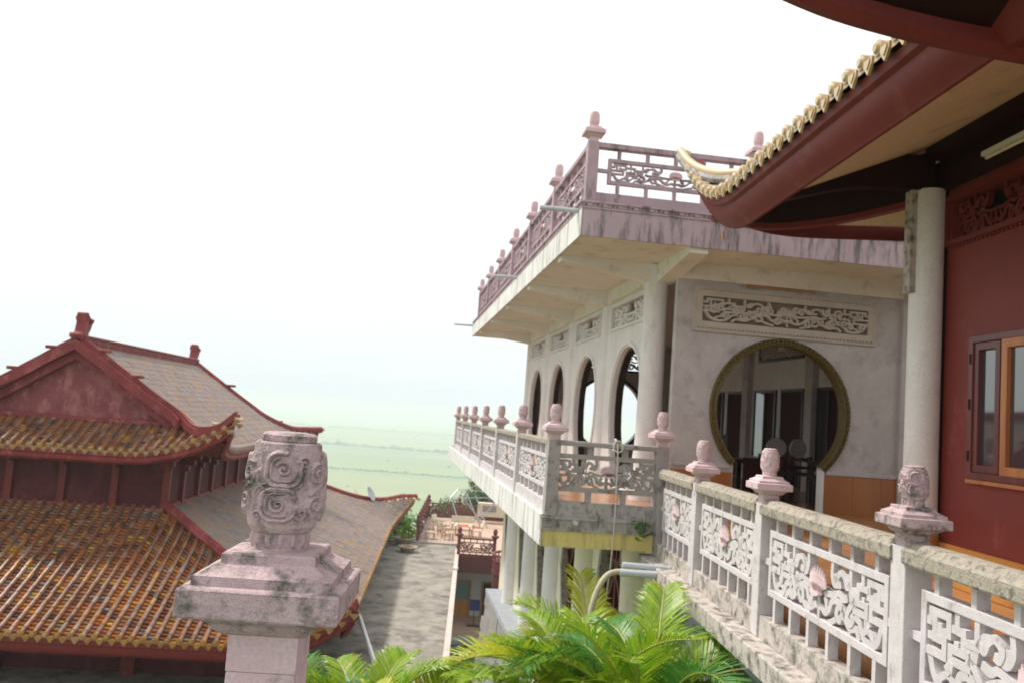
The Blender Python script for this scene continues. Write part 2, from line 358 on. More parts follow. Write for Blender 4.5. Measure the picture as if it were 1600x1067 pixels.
# ------------------------------------------------------------------ baluster post: cap and scroll-carved finial
def cap_mesh(name, m):
    mb = MB()
    # z=0 at cap slab top; half widths
    mb.sqlathe([(.063,-.092),(.076,-.086),(.087,-.077),(.091,-.068),(.104,-.060),(.112,-.0525),(.1350,-.051),(.138,-.047),(.138,-.003),(.1345,0.),(.120,.003),
                (.119,.018),(.112,.021),(.085,.036),(.0825,.038),(.082,.051),(.079,.054),(.058,.056)])
    return mesh_of(mb, name, smooth=False, material=m)
def spiral_pts(cx, cy, r, turns, a0, hand=1, n=40):
    return [(cx+r*(1-i/n*.93)*math.cos(a0+hand*turns*2*math.pi*i/n), cy+r*(1-i/n*.93)*math.sin(a0+hand*turns*2*math.pi*i/n)) for i in range(n+1)]
def finial_mesh(name, m, nu, nv, relief=.0088):
    # barrel: z from .086 to .252 above cap slab top; neck .056..; circumference mapped to u in [0,L)
    prof_z = [.056,.060,.086,.088,.098,.130,.165,.20,.235,.247,.251]
    prof_r = [.056,.054,.055,.060,.067,.0735,.074,.072,.067,.0655,.062]
    prof_r = [q*.925 for q in prof_r]
    Lc = 2*math.pi*.07
    segs = []
    rnd = random.Random(3)
    def motif(cu, cz, r, h):
        segs.append((spiral_pts(cu, cz, r*.50, 1.4, 2.6, h), .0032, 1.0))
        out = []
        for i in range(33):       # lobed cloud outline
            a = .5+h*(i/32*2*math.pi*.86)
            rr = r*(1+.16*abs(math.sin(2.0*a)))
            out.append((cu+rr*math.cos(a)*1.06, cz+rr*math.sin(a)*.98))
        segs.append((out, .0040, 1.0))
        segs.append(([(cu+(p[0]-cu)*.72, cz+(p[1]-cz)*.72) for p in out[4:30]], .0026, .8))
        out2 = [(cu+(p[0]-cu)*1.38-.2*r, cz+(p[1]-cz)*1.3) for p in out[3:22]]
        segs.append((out2, .0026, .75))
    for q in range(3):
        u0 = q*Lc/3
        motif(u0+.088, .203, .029, -1); motif(u0+.083, .140, .028, 1)
        segs.append((spiral_pts(u0+.045, .117, .0115, 1.4, 0, 1, 24), .0024, .9))
        segs.append((spiral_pts(u0+.127, .215, .0125, 1.5, 3, -1, 24), .0024, .9))
        segs.append((spiral_pts(u0+.012, .195, .021, 1.6, 1, 1, 30), .0030, .95))
        segs.append((spiral_pts(u0+.010, .140, .019, 1.6, 4, -1, 30), .0030, .95))
        segs.append((spiral_pts(u0+.125, .125, .015, 1.4, 2, 1, 24), .0026, .9))
        segs.append(([(u0+.012+.021,.195),(u0+.022,.175),(u0+.004,.166),(u0-.006,.158)], .003, .8))
        segs.append(([(u0+.04,.232),(u0+.045,.205),(u0+.043,.175),(u0+.048,.145)], .0022, .45))
    pts = []; wid = []; amp = []
    for poly, w, a in segs:
        for (x0, y0), (x1, y1) in zip(poly[:-1], poly[1:]):
            k = max(1, int(math.hypot(x1-x0, y1-y0)/.0016))
            for j in range(k): pts.append((x0+(x1-x0)*j/k, y0+(y1-y0)*j/k)); wid.append(w); amp.append(a)
    pts = np.array(pts); wid = np.array(wid); amp = np.array(amp)
    zs = np.concatenate([np.linspace(.056,.0865,max(3,nv//8)), np.linspace(.088,.251,nv)])
    us = np.arange(nu)/nu*Lc
    Rz = np.interp(zs, prof_z, prof_r)
    H = np.zeros((len(zs), nu))
    for i, z in enumerate(zs):
        if z < .088:     # beads round the neck
            H[i] = .006*np.maximum(0, np.cos(us/Lc*2*np.pi*14))**.7*max(0, 1-((z-.072)/.014)**2)
        elif .098 < z < .246:
            near = np.abs(pts[:,1]-z) < .011
            if near.any():
                p = pts[near]; w = wid[near]; am = amp[near]
                du = np.abs(us[:,None]-p[None,:,0]) % Lc; du = np.minimum(du, Lc-du)
                d2 = du**2+(z-p[None,:,1])**2
                H[i] = relief*np.max(am*np.exp(-(d2/(w**2))**1.3), axis=1)
    rr = Rz[:,None]+H
    th = us/.07
    X = rr*np.cos(th); Y = rr*np.sin(th); Z = np.repeat(zs[:,None], nu, 1)
    mb = MB(); mb.v = [tuple(p) for p in np.stack([X,Y,Z],-1).reshape(-1,3).tolist()]
    n = len(zs)
    mb.f = [(i*nu+k, i*nu+(k+1)%nu, (i+1)*nu+(k+1)%nu, (i+1)*nu+k) for i in range(n-1) for k in range(nu)]
    o = (n-1)*nu
    nn = 32; 
    mb.lathe([(.047,.2505),(.050,.252),(.0512,.257),(.050,.263),(.045,.267),(.03,.2685),(.001,.269)], n=max(12, min(nn*2, nu//3)))
    mb.f.append(tuple(o+k for k in range(nu)))
    return mesh_of(mb, name, smooth=True, material=m, fixn=True)

FIN = {}; CAPM = {}
def post(th, x, y, zrail, zbase, w, shaft_m, top_m='pink', lod='mid', rotz=0, fin_m=None, neck_m=None):
    """one baluster post: shaft part with cap and finial as sub-parts. cap slab top sits .155 above the handrail top"""
    zc = zrail+.155
    mb = MB(); mb.cbox(x, y, (zrail+zbase)/2, w, w, zrail-zbase)
    sh = th.part('post', mb, shaft_m, bevel=.006)
    nb = MB(); nb.sqlathe([(.0615,zrail+.0), (.0615, zc-.088)], (x, y, 0))
    th.part('neck', nb, neck_m or top_m, parent=sh)
    kf = (lod, fin_m or top_m)
    if kf not in FIN:
        res = {'high': (420, 250), 'mid': (150, 96), 'low': (40, 26)}[lod]
        FIN[kf] = finial_mesh('finial', fin_m or top_m, *res, relief={'high': .0088, 'mid': .005, 'low': .002}[lod])
    if top_m not in CAPM: CAPM[top_m] = cap_mesh('cap', top_m)
    th.inst('cap', CAPM[top_m], (x, y, zc), parent=sh)
    th.inst('finial', FIN[kf], (x, y, zc), parent=sh, rotz=rotz)
    return sh

# ------------------------------------------------------------------ carved railing panels
def smooth2(pts, k=5): return [(p[0], p[1]) for p in catmull([(a, b, 0) for a, b in pts], k)]
def half_pattern():
    """left half of the open-work design in a 500 x 215 field: (polyline, width)"""
    f = []
    S_ = lambda pts, w=15: f.append((pts, w))
    S_([(0,168),(22,168),(22,196),(112,196),(112,150),(66,150),(66,172)], 15)
    S_([(42,196),(42,128),(92,128),(92,88),(0,88)], 15)
    S_([(0,128),(42,128)], 14)
    S_([(112,170),(150,170),(150,215)], 14)
    S_([(150,170),(182,170),(182,118),(120,118),(120,88),(205,88),(205,150)], 15)
    S_([(150,118),(150,142)], 14)
    S_([(182,150),(245,150),(245,215)], 14)
    S_(smooth2([(0,95),(18,70),(40,28),(80,6),(125,10),(150,32),(170,60),(205,70)]), 17)
    S_(smooth2([(60,0),(75,30),(110,46),(140,30)]), 14)
    S_(smooth2([(205,110),(235,95),(262,60),(240,38),(215,52),(228,72)]), 16)
    S_(smooth2([(170,0),(195,30),(240,22),(275,40),(300,75),(340,70),(350,40),(325,28),(312,46)]), 16)
    S_(smooth2([(245,165),(275,150),(292,175),(320,190),(350,170),(340,145),(318,150)]), 15)
    S_(smooth2([(262,115),(300,105),(330,118),(372,108),(420,100),(500,102)]), 15)
    S_(smooth2([(340,145),(370,140),(392,168),(388,215)]), 14)
    S_(smooth2([(300,75),(345,90),(385,80),(402,52),(440,30),(470,42),(500,40)]), 16)
    S_(smooth2([(350,30),(385,12),(420,0)]), 14)
    S_(smooth2([(440,30),(436,62),(455,84)]), 14)
    S_([(500,102),(500,0)], 14)
    # little leaves
    for cx, cy in ((275,172),(232,120),(300,52),(120,62),(372,158)):
        S_(smooth2([(cx-16,cy-8),(cx,cy+6),(cx+16,cy+4)]), 20)
    return f
PAT = half_pattern()
def pattern(mb, fn, u0, u1, v0, v1, t0, t1, wmul=1.):
    su = (u1-u0)/1000.; sv = (v1-v0)/215.; k = 0
    for side in (0, 1):
        for pts, w in PAT:
            q = [((u0+x*su) if side == 0 else (u1-x*su), v0+y*sv) for x, y in pts]
            dt = .0012*(k % 5); k += 1
            mb.ribbon(q, w*sv*wmul, fn, t0-dt, t1+dt)
def lotus(cu, cv, r, fn, t0, depth):
    """lotus flower facing outwards: overlapping pointed petals"""
    mb = MB()
    for row, (n, h, spread, off) in enumerate([(9, 1.0, 1.25, 0), (8, .82, 1.05, .5), (7, .62, .8, 0)]):
        for i in range(n):
            a = (i-(n-1)/2)/((n-1)/2)*spread
            bu, bv = cu+math.sin(a)*r*.35, cv-r*.62
            tu, tv = cu+math.sin(a)*r*1.05, cv-r*.62+math.cos(a*.72)*h*r*1.35
            mu, mv = (bu+tu)/2+math.sin(a)*r*.28, (bv+tv)/2
            d = depth*(.35+.22*row)*math.cos(a*.8)
            L = math.hypot(tu-bu, tv-bv); wx = r*.20
            px, py = -(tv-bv)/L*wx, (tu-bu)/L*wx
            P = [(bu,bv,t0),(mu+px,mv+py,t0-d*.45),(mu,mv,t0-d),(mu-px,mv-py,t0-d*.45),(tu,tv,t0-d*.75),(bu,bv,t0-d*.9)]
            mb.add([fn(*p) for p in P]+[fn(p[0],p[1],t0+.004) for p in (P[1],P[3],P[4])],
                   [(0,1,2,5),(0,5,2,3),(1,4,2),(2,4,3),(1,6,8,4),(4,8,7,3)])
    # base bowl
    mb.ribbon([(cu-r*.55,cv-r*.62),(cu-r*.3,cv-r*.75),(cu+r*.3,cv-r*.75),(cu+r*.55,cv-r*.62)], r*.22, fn, t0-depth*.9, t0+.002)
    return mb
def rail_bay(th, fn, u0, u1, z, m, lot_m, nstub=5, t=.05, front=-1, plinth_m=None, detail=True):
    """one bay between posts. fn(u,v,t)->frame xyz ; z dict of levels"""
    h = t/2
    W = u1-u0; fx = z.get('inset', .14)
    mb = MB()
    a0, a1 = u0+fx, u1-fx; b0, b1 = z['lb'], z['lt']; bw = .05
    mb.ribbon([(a0+bw/2,b0+bw/2),(a1-bw/2,b0+bw/2),(a1-bw/2,b1-bw/2),(a0+bw/2,b1-bw/2)], bw, fn, -h, h, closed=True)
    fr = th.part('frame', mb, m, bevel=.004)
    for i in range(nstub):
        uu = u0+fx+bw/2+(W-2*fx-bw)*i/(nstub-1) if z.get('edge') else u0+W*(i+.75)/(nstub+.5)
        for lo, hi in ((z['lt'], z['rb']), (z['pt'], z['lb'])):
            sb = MB(); sb.ribbon([(uu, lo-.004), (uu, hi+.004)], .042, fn, -h+.002, h-.002)
            th.part('baluster', sb, m, parent=fr)
    vm = (b0+b1)/2
    for a, b in ((u0, a0+.004), (a1-.004, u1)):
        sb = MB(); sb.ribbon([(a, vm), (b, vm)], .045, fn, -h+.002, h-.002); th.part('baluster', sb, m, parent=fr)
    pm = MB(); pattern(pm, fn, a0+bw, a1-bw, b0+bw, b1-bw, -h+.009, h-.009, z.get('wm', 1.25))
    th.part('scrollwork', pm, m, parent=fr)
    r = (b1-b0)*.25
    lo = lotus((a0+a1)/2, (b0+b1)/2+r*.42, r, fn, -h-.004 if front < 0 else h+.004, .03*(1 if front < 0 else -1))
    th.part('lotus_flower', lo, 'pale_pink' if lot_m == 'pink' else lot_m, parent=fr)
def greek_band(th, fn, u0, u1, v0, v1, t0, m, parent=None, step=.2):
    """band of raised key blocks"""
    mb = MB(); n = max(1, round((u1-u0)/step)); s = (u1-u0)/n; hh = v1-v0
    mb.ribbon([(u0, v1-.012), (u1, v1-.012)], .024, fn, t0-.028, t0)
    mb.ribbon([(u0, v0+.01), (u1, v0+.01)], .02, fn, t0-.016, t0)
    for i in range(n):
        x = u0+i*s+.02; y0, y1 = v0+.03, v1-.034; e = s-.04; k = (y1-y0)
        mb.ribbon([(x, y0), (x, y1), (x+e*.86, y1), (x+e*.86, y0+.2*k), (x+e*.3, y0+.2*k), (x+e*.3, y0+.62*k), (x+e*.62, y0+.62*k)], .014, fn, t0-.014, t0)
    return th.part('key_band', mb, m, parent=parent)

# ================================================================== TERRAIN
def build_ground():
    # plain of paddy fields far below the hill
    m = bpy.data.materials.new('fields'); m.use_nodes = True; nt = m.node_tree; N = nt.nodes; L = nt.links
    b = N['Principled BSDF']; b.inputs['Roughness'].default_value = .9
    g = N.new('ShaderNodeNewGeometry')
    mp = N.new('ShaderNodeMapping'); mp.inputs['Scale'].default_value = (.0011, .0042, 1); mp.inputs['Rotation'].default_value = (0,0,.10); L.new(g.outputs['Position'], mp.inputs[0])
    vo = N.new('ShaderNodeTexVoronoi'); vo.distance = 'CHEBYCHEV'; vo.inputs['Scale'].default_value = 1; L.new(mp.outputs[0], vo.inputs['Vector'])
    cr = N.new('ShaderNodeValToRGB'); e = cr.color_ramp.elements
    e[0].color = (.13,.20,.06,1); e[1].color = (.24,.28,.10,1); e[1].position = 1
    for p, c in ((.35,(.17,.25,.07,1)),(.6,(.27,.28,.13,1)),(.8,(.11,.18,.07,1))):
        q = e.new(p); q.color = c
    L.new(vo.outputs['Color'], cr.inputs[0])
    L.new(cr.outputs[0], b.inputs['Base Color'])
    me = bpy.data.meshes.new('plain'); bm = bmesh.new(); vs = [bm.verts.new(p) for p in ((-14000,-300,-100),(14000,-300,-100),(14000,24000,-100),(-14000,24000,-100))]
    bm.faces.new(vs); bm.to_mesh(me); bm.free(); me.materials.append(m)
    o = bpy.data.objects.new('plain', me); COL.objects.link(o); o['kind'] = 'structure'
    # canals / tree rows across the plain
    for y, x0, x1, w, sl in ((1290,-900,900,8,-.04),(2030,-1300,1300,22,-.03),(3500,-2500,2500,24,.03)):
        rnd = random.Random(y); mb = MB(); x = x0
        while x < x1:
            s = rnd.uniform(.5,1.3)*w*.42; h = s*rnd.uniform(.5,1.0); yy = y+x*sl+rnd.uniform(-8,8)
            vs = []
            for k in range(6):
                a = k/6*2*math.pi; vs.append((x+math.cos(a)*s*rnd.uniform(.8,1.2), yy+math.sin(a)*s*.6, -100+h*rnd.uniform(.2,.5)))
            top = (x, yy, -100+h); base = [(v[0], v[1], -100.2) for v in vs]
            mb.add(vs+base+[top], [(k,(k+1)%6,12) for k in range(6)]+[(6+k,6+(k+1)%6,(k+1)%6,k) for k in range(6)])
            x += s*rnd.uniform(.6,1.6)
        me = mesh_of(mb, 'tree_belt', material='leaf_dark'); o = bpy.data.objects.new('tree_belt', me); COL.objects.link(o)
        o['kind'] = 'stuff'; o['label'] = 'distant belt of trees along a canal across the hazy plain'; o['category'] = 'trees'
    rnd = random.Random(77); mb = MB()
    for k in range(150):
        yy = rnd.uniform(900, 6000); x = rnd.uniform(-.45, .12)*yy; s = rnd.uniform(1.5, 4)*(.6+yy/3000)
        if rnd.random() < .6: x += 30*math.sin(k); 
        base = [(x+math.cos(a)*s*rnd.uniform(.7,1.3), yy+math.sin(a)*s*.6, -100.1) for a in [i/6*6.283 for i in range(6)]]
        mid = [(v[0], v[1], -100+s*.45) for v in base]
        mb.add(base+mid+[(x, yy, -100+s*.8)], [(i,(i+1)%6,6+(i+1)%6,6+i) for i in range(6)]+[(6+i,6+(i+1)%6,12) for i in range(6)])
    o = bpy.data.objects.new('scattered_trees', mesh_of(mb, 'scattered_trees', material='leaf_dark')); COL.objects.link(o)
    o['kind'] = 'stuff'; o['label'] = 'small far-off trees dotted over the hazy paddy fields'; o['category'] = 'trees'
    # canal water strips
    mat('canal', (.16,.20,.24), None, 1, .3, 0)
    for y, w, sl in ((1270,12,-.04),(2000,24,-.03)):
        mb = MB(); mb.add([(-3000,y+3000*-sl-w/2,-99.6),(3000,y+3000*sl-w/2,-99.6),(3000,y+3000*sl+w/2,-99.6),(-3000,y-3000*sl+w/2,-99.6)], [(0,1,2,3)])
        structure('canal', mb, 'canal')
    # hill slope on which the monastery stands
    mat('hill', (.06,.10,.03), (.10,.12,.05), .3, .9, .3, 3)
    nx, ny = 60, 60; V = []; F = []
    rnd = random.Random(5)
    for j in range(ny+1):
        for i in range(nx+1):
            x = -120+i*4.4; y = -40+j*4.4
            d = max(0, y-74)*.75+max(0, -x-30)*.6+max(0, x-70)*.3
            z = -13.6-d+math.sin(x*.21)*math.cos(y*.17)*.4
            if y > 60: z += 0
            V.append((x, y, max(z, -103)))
    for j in range(ny):
        for i in range(nx): F.append((j*(nx+1)+i, j*(nx+1)+i+1, (j+1)*(nx+1)+i+1, (j+1)*(nx+1)+i))
    mb = MB(); mb.add(V, F); structure('hillside', mb, 'hill', smooth=True)
build_ground()
def build_haze():
    mb = MB(); mb.box(-13500, 13500, -280, 23500, -101, 7.5)
    m = bpy.data.materials.new('haze'); m.use_nodes = True; nt = m.node_tree; nt.nodes.clear()
    out = nt.nodes.new('ShaderNodeOutputMaterial'); v = nt.nodes.new('ShaderNodeVolumePrincipled')
    v.inputs['Color'].default_value = (.80,.88,.91,1); v.inputs['Density'].default_value = .00050; v.inputs['Anisotropy'].default_value = .1
    nt.links.new(v.outputs[0], out.inputs['Volume']); MATS['haze'] = m
    o = bpy.data.objects.new('haze', mesh_of(mb, 'haze', material='haze')); COL.objects.link(o); o['kind'] = 'stuff'
build_haze()

# ================================================================== PAVILION (frame A)
def build_pavilion():
    th = Thing('pavilion', 'grey-white two-storey pavilion with a round moon gate and a row of tall arches', 'building', A, (5.5, 18, -6))
    CY = [12.2+3.04*k for k in range(5)]           # columns of the side face
    XW = 3.72
    # --- roof slab, split where its rims look different
    zb, zt = 2.45, 2.80
    mb = MB(); mb.box(2.22, 14, 10.62, 26.6, zb, zt-.002); slab = th.part('roof_slab', mb, 'soffit')
    mb = MB(); mb.box(2.20, 14, 10.59, 10.618, zb-.02, zt); th.part('slab_edge', mb, 'mauve_slab')
    mb = MB(); mb.box(2.19, 2.217, 10.59, 26.62, zb-.02, zt); th.part('slab_edge', mb, 'white_slab')
    # fine line of drip holes and key band round the roof edge
    greek_band(th, lambda u, v, t: (u, 10.59+t, v), 2.2, 14, zt, zt+.1, 0, 'mauve_slab', step=.21)
    greek_band(th, lambda u, v, t: (2.2+t, u, v), 10.6, 26.6, zt, zt+.1, 0, 'mauve', step=.21)
    mb = MB(); mb.box(2.2, 14, 10.6, 26.6, zt+.0, zt+.095); th.part('roof_deck', mb, 'mauve')
    # cantilever beams
    def beam(pts, w):  # tapering: (x0,y0) at wall -> (x1,y1) at rim
        (x0, y0), (x1, y1) = pts; d = Vector((x1-x0, y1-y0)).normalized(); n = Vector((-d.y, d.x))*w/2
        z0, z1 = zb-.30, zb-.09; mb = MB()
        mb.add([(x0+n.x,y0+n.y,z0),(x1+n.x,y1+n.y,z1),(x1-n.x,y1-n.y,z1),(x0-n.x,y0-n.y,z0),(x0+n.x,y0+n.y,zb+.01),(x1+n.x,y1+n.y,zb+.01),(x1-n.x,y1-n.y,zb+.01),(x0-n.x,y0-n.y,zb+.01)],
               [(0,1,2,3),(4,5,6,7),(0,1,5,4),(1,2,6,5),(2,3,7,6),(3,0,4,7)])
        th.part('beam', mb, 'soffit')
    for y in CY: beam([(XW+.05, y), (2.24, y)], .24)
    for x in (3.85, 8.6): beam([(x, 12.1), (x, 10.64)], .26)
    mb = MB(); mb.box(XW+.02, XW+.22, 12.3, 24.5, zb-.26, zb+.005); th.part('wall_beam', mb, 'soffit')
    # --- columns (slightly swollen at the foot)
    for k, y in enumerate(CY):
        r = .185 if k == 0 else .16
        mb = MB(); mb.lathe([(r*1.32,-1.1),(r*1.25,-.8),(r*1.06,-.2),(r,.6),(r*.98,1.6),(r,2.1),(r*1.04,zb-.02)], (XW+(.05 if k == 0 else .13), y, 0), 28)
        th.part('column', mb, 'column_white', smooth=True)
    # --- side wall with arches
    def side(u, v, t): return (XW+.06+t, u, v)
    for k in range(4):
        y0, y1 = CY[k]+.05, CY[k+1]-.05; yc = (y0+y1)/2-.06
        hw = .70
        arch = []
        n = 30
        for i in range(n+1):      # tall ogive/egg-shaped opening flaring towards the foot
            a = -math.pi*.5+2*math.pi*i/n*.0
        zz = [-1.08,-.8,-.5,-.1,.3,.6,.85,1.0,1.12,1.21,1.28,1.32]; ww = [.50,.60,.72,.88,.93,.89,.79,.68,.56,.43,.28,0]
        wfun = lambda z: float(np.interp(z, zz, ww))
        zs = list(np.linspace(-1.08, .6, 11))+[.72,.84,.94,1.02,1.09,1.15,1.2,1.25,1.29]
        arch = [(yc-wfun(z), z) for z in zs]+[(yc, 1.32)]+[(yc+wfun(z), z) for z in reversed(zs)]
        pan = [(y0+.42,1.71),(y1-.42,1.71),(y1-.42,2.08),(y0+.42,2.08)]
        mb = MB(); mb.plate([(y0,-1.1),(y1,-1.1),(y1,zb+.004),(y0,zb+.004)], [arch, pan], side, 0, .13)
        th.part('wall_bay', mb, 'column_white')
        rim = [(yc+(p[0]-yc)*1.06, p[1]+(.06 if p[1] > .6 else .03*max(0, p[1]))) for p in arch]
        mb = MB(); mb.ribbon(rim, .06, side, -.025, .03); th.part('arch_moulding', mb, 'column_white')
        inner = [(yc+(p[0]-yc)*.97, p[1]-.015) for p in arch]
        mb = MB(); mb.ribbon(inner, .05, side, .08, .20); th.part('arch_frame', mb, 'dark_wood')
        mb = MB(); mb.ribbon([(y0+.39,1.68),(y1-.39,1.68),(y1-.39,2.11),(y0+.39,2.11)], .05, side, -.03, .02, closed=True)
        pattern(mb, side, y0+.42, y1-.42, 1.71, 2.08, .03, .08, 1.5); th.part('carved_panel', mb, 'column_white')
        if k == 0:
            mb = MB(); mb.box(XW-.02, XW+.05, y0+.6, y1-.5, 2.2, 2.225); th.part('lamp_tube', mb, 'cream')
    # --- front wall with the moon gate
    YF = 11.72
    def front(u, v, t): return (u, YF+t, v)
    gx, gz, ro, ri = 5.62, .33, 1.10, 1.02
    jl, jr, zf, zw = 4.93, 6.30, -1.1, -.58
    a_l = math.atan2(zw-gz, -(math.sqrt(max(0,ri**2-(zw-gz)**2)))); 
    hole = [(jl, zf-.02)]
    ang0 = math.asin((jl-gx)/ri) ; # start angle measured from straight down
    zs0 = gz-math.sqrt(ri**2-(jl-gx)**2); 
    st = math.atan2(zs0-gz, jl-gx); en = math.atan2((gz-math.sqrt(ri**2-(jr-gx)**2))-gz, jr-gx)
    st = st if st > 0 else st+2*math.pi       # left lower
    en = en if en > -math.pi else en
    if en < 0: en += 2*math.pi
    # go clockwise from lower left over the top to lower right
    aa = np.linspace(st, en-2*math.pi, 64)
    arc = [(gx+ri*math.cos(a), gz+ri*math.sin(a)) for a in aa]
    outer = [(3.95, zf), (jl, zf)]+arc+[(jr, zf), (11.5, zf), (11.5, zb+.003), (3.95, zb+.003)]
    pan = [(4.33,1.60),(6.93,1.60),(6.93,1.96),(4.33,1.96)]
    mb = MB(); mb.plate(outer, [], front, 0, .13); th.part('front_wall', mb, 'wall_white')
    # gold ring in moulded segments
    ring = MB(); nseg = 76
    profile = [(-.02,-.05),(.0,-.06),(.03,-.04),(.065,-.045),(.082,-.02),(.082,-.001),(-.0,-.001),(-.0,.13),(-.022,.13),(-.022,-.04)]
    m = len(profile); V = []; F = []
    for i in range(nseg+1):
        a = st+(en-2*math.pi-st)*i/nseg
        for dr, t in profile: V.append((gx+(ri+dr)*math.cos(a), YF+t, gz+(ri+dr)*math.sin(a)))
    for i in range(nseg):
        for k in range(m): F.append((i*m+k, i*m+(k+1)%m, (i+1)*m+(k+1)%m, (i+1)*m+k))
    F += [tuple(range(m)), tuple(nseg*m+k for k in range(m))]
    ring.add(V, F); rg = th.part('moon_gate_ring', ring, 'gold')
    for i in range(nseg):
        mb = MB(); a = st+(en-2*math.pi-st)*(i+.5)/nseg; a2 = a+.028
        mb.add([(gx+(ri+dr)*math.cos(q), YF+t, gz+(ri+dr)*math.sin(q)) for q in (a, a2) for dr, t in ((.012,-.04),(.012,-.068),(.062,-.068),(.062,-.04))],
               [(0,1,5,4),(1,2,6,5),(2,3,7,6),(0,1,2,3),(4,5,6,7)])
        th.part('ring_boss', mb, 'gold', parent=rg)
    # wainscot panels either side of the gate
    x = 3.98
    for a, b in ((3.98, 4.91), (6.34, 11.4)):
        n = max(1, round((b-a)/.47)); s = (b-a)/n
        for i in range(n):
            mb = MB(); mb.box(a+i*s+.002, a+(i+1)*s-.002, YF-.022, YF+.002 if False else YF-.001, zf, zw+(.05 if a > 5 else .0))
            th.part('wainscot_panel', mb, 'wood')
    mb = MB(); mb.box(6.285, 6.335, YF-.03, YF+.1, zf, -.47); th.part('jamb', mb, 'white_paint')
    # carved relief over the gate
    mb = MB(); mb.box(4.33, 6.93, YF-.012, YF-.002, 1.60, 1.96); rel = th.part('relief_field', mb, 'relief_back')
    mb = MB(); mb.ribbon([(4.28,1.55),(6.98,1.55),(6.98,2.01),(4.28,2.01)], .09, front, -.05, 0, closed=True)
    mb.ribbon([(4.21,1.47),(7.05,1.47),(7.05,2.09),(4.21,2.09)], .05, front, -.035, 0, closed=True); th.part('relief_border', mb, 'relief')
    mb = MB()
    for i in range(46):
        u = 4.24+i*.0617
        for v in (1.505, 2.055): mb.cbox(u, YF-.03, v, .035, .05, .03)
    for i in range(9):
        for u in (4.235, 7.025): mb.cbox(u, YF-.03, 1.535+i*.061, .03, .05, .035)
    th.part('relief_dentils', mb, 'relief', kind='stuff')
    mb = MB(); pattern(mb, front, 4.33, 6.93, 1.61, 1.95, -.075, -.010, 1.25)
    rnd = random.Random(11)
    for i in range(26):
        cu, cv = 4.4+i*.097, 1.68+rnd.random()*.2
        mb.ribbon(spiral_pts(cu, cv, rnd.uniform(.045,.075), 1.3, rnd.uniform(0,6), rnd.choice((-1,1)), 18), .026, front, -.085-.0005*i, -.010)
    th.part('relief_scrolls', mb, 'relief')
    lo = lotus(5.62, 1.80, .15, front, -.06, .05); th.part('lotus_flower', lo, 'relief')
    mb = MB()
    for u, v, w, h in ((6.42,1.78,.17,.045),(6.74,1.84,.13,.03),(6.35,1.70,.05,.06),(6.70,1.74,.05,.04),(6.83,1.75,.04,.05)):
        mb.cbox(u, YF-.012, v, w, .008, h)
    th.part('broken_hole', mb, 'dark_room')
    mb = MB(); mb.box(5.0, 6.1, YF-.035, YF-.002, 2.16, 2.185); th.part('lamp_tube', mb, 'ochre')
    # flat pilaster and shallow panel mouldings on the wall
    mb = MB(); mb.box(7.5, 7.72, YF-.06, YF-.001, zf, zb); th.part('pilaster', mb, 'wall_white')
    mb = MB(); mb.box(3.95, 7.5, YF-.05, YF-.001, 2.2, zb+.002); th.part('cornice', mb, 'soffit')
    for a, b in ((3.97, 4.87), (6.37, 11)):
        mb = MB(); mb.box(a, b, YF-.03, YF-.0015, -.52, -.46); th.part('skirting', mb, 'wall_white')
    # --- back wall with a second moon gate, right wall, ceiling, floor
    YB = 24.5
    def back(u, v, t): return (u, YB+t, v)
    bx, bz = 6.3, .28
    mb = MB(); mb.plate([(3.9,-1.1),(8.7,-1.1),(8.7,zb),(3.9,zb)], [circ(bx, bz, 1.12, 48)[::-1], [(5.0,1.62),(7.9,1.62),(7.9,2.15),(5.0,2.15)]], back, 0, .22); th.part('back_wall', mb, 'wall_white')
    mb = MB(); mb.ribbon(circ(bx, bz, 1.09, 48), .09, back, -.06, .2, closed=True); th.part('moon_gate_ring', mb, 'dark_wood')
    mb = MB(); pattern(mb, back, 5.0, 7.9, 1.62, 2.15, .05, .1, 1.1); mb.ribbon([(5.0,1.6),(7.9,1.6),(7.9,2.17),(5.0,2.17)], .06, back, -.03, .15, closed=True); th.part('carved_panel', mb, 'dark_wood')
    XR = 8.6
    mb = MB(); mb.box(XR, XR+.2, 12, 24.7, -1.1, zb); th.part('right_wall', mb, 'column_white')
    mb = MB(); mb.box(XW+.3, XR, 11.98, 24.45, zb-.04, zb-.01); th.part('ceiling', mb, 'column_white')
    def rw(u, v, t): return (XR-t, u, v)
    for y, w, kind in ((21.75,.5,'g'),(20.4,.5,'d'),(18.7,.55,'g'),(17.33,.5,'d'),(15.75,.42,'g'),(14.2,.5,'d'),(23.6,.4,'d')):
        zb0 = -.62 if kind == 'g' else -1.1
        mb = MB(); mb.ribbon([(y-w,zb0),(y+w,zb0),(y+w,1.02),(y-w,1.02)], .06, rw, -.005, .05, closed=True)
        p = th.part('window_frame' if kind == 'g' else 'door_frame', mb, 'dark_wood')
        mb = MB(); mb.box(XR-.03, XR-.002, y-w+.03 if kind == 'd' else y-.05, y+w-.03, zb0+.03, .99)
        th.part('pane' if kind == 'g' else 'curtain', mb, 'window_glass' if kind == 'g' else 'curtain', parent=p)
        if kind == 'g':
            mb = MB(); mb.box(XR-.03, XR-.002, y-w+.03, y-.05, zb0+.03, .99); th.part('curtain', mb, 'curtain', parent=p)
            mb = MB(); mb.box(XR-.07, XR-.002, y-.07, y-.03, zb0+.03, .99); th.part('mullion', mb, 'dark_wood', parent=p)
    for y in (16.4, 19.62, 22.7):
        mb = MB(); mb.box(XR-.14, XR-.001, y-.16, y+.16, -1.1, zb-.05); th.part('pilaster', mb, 'wall_white')
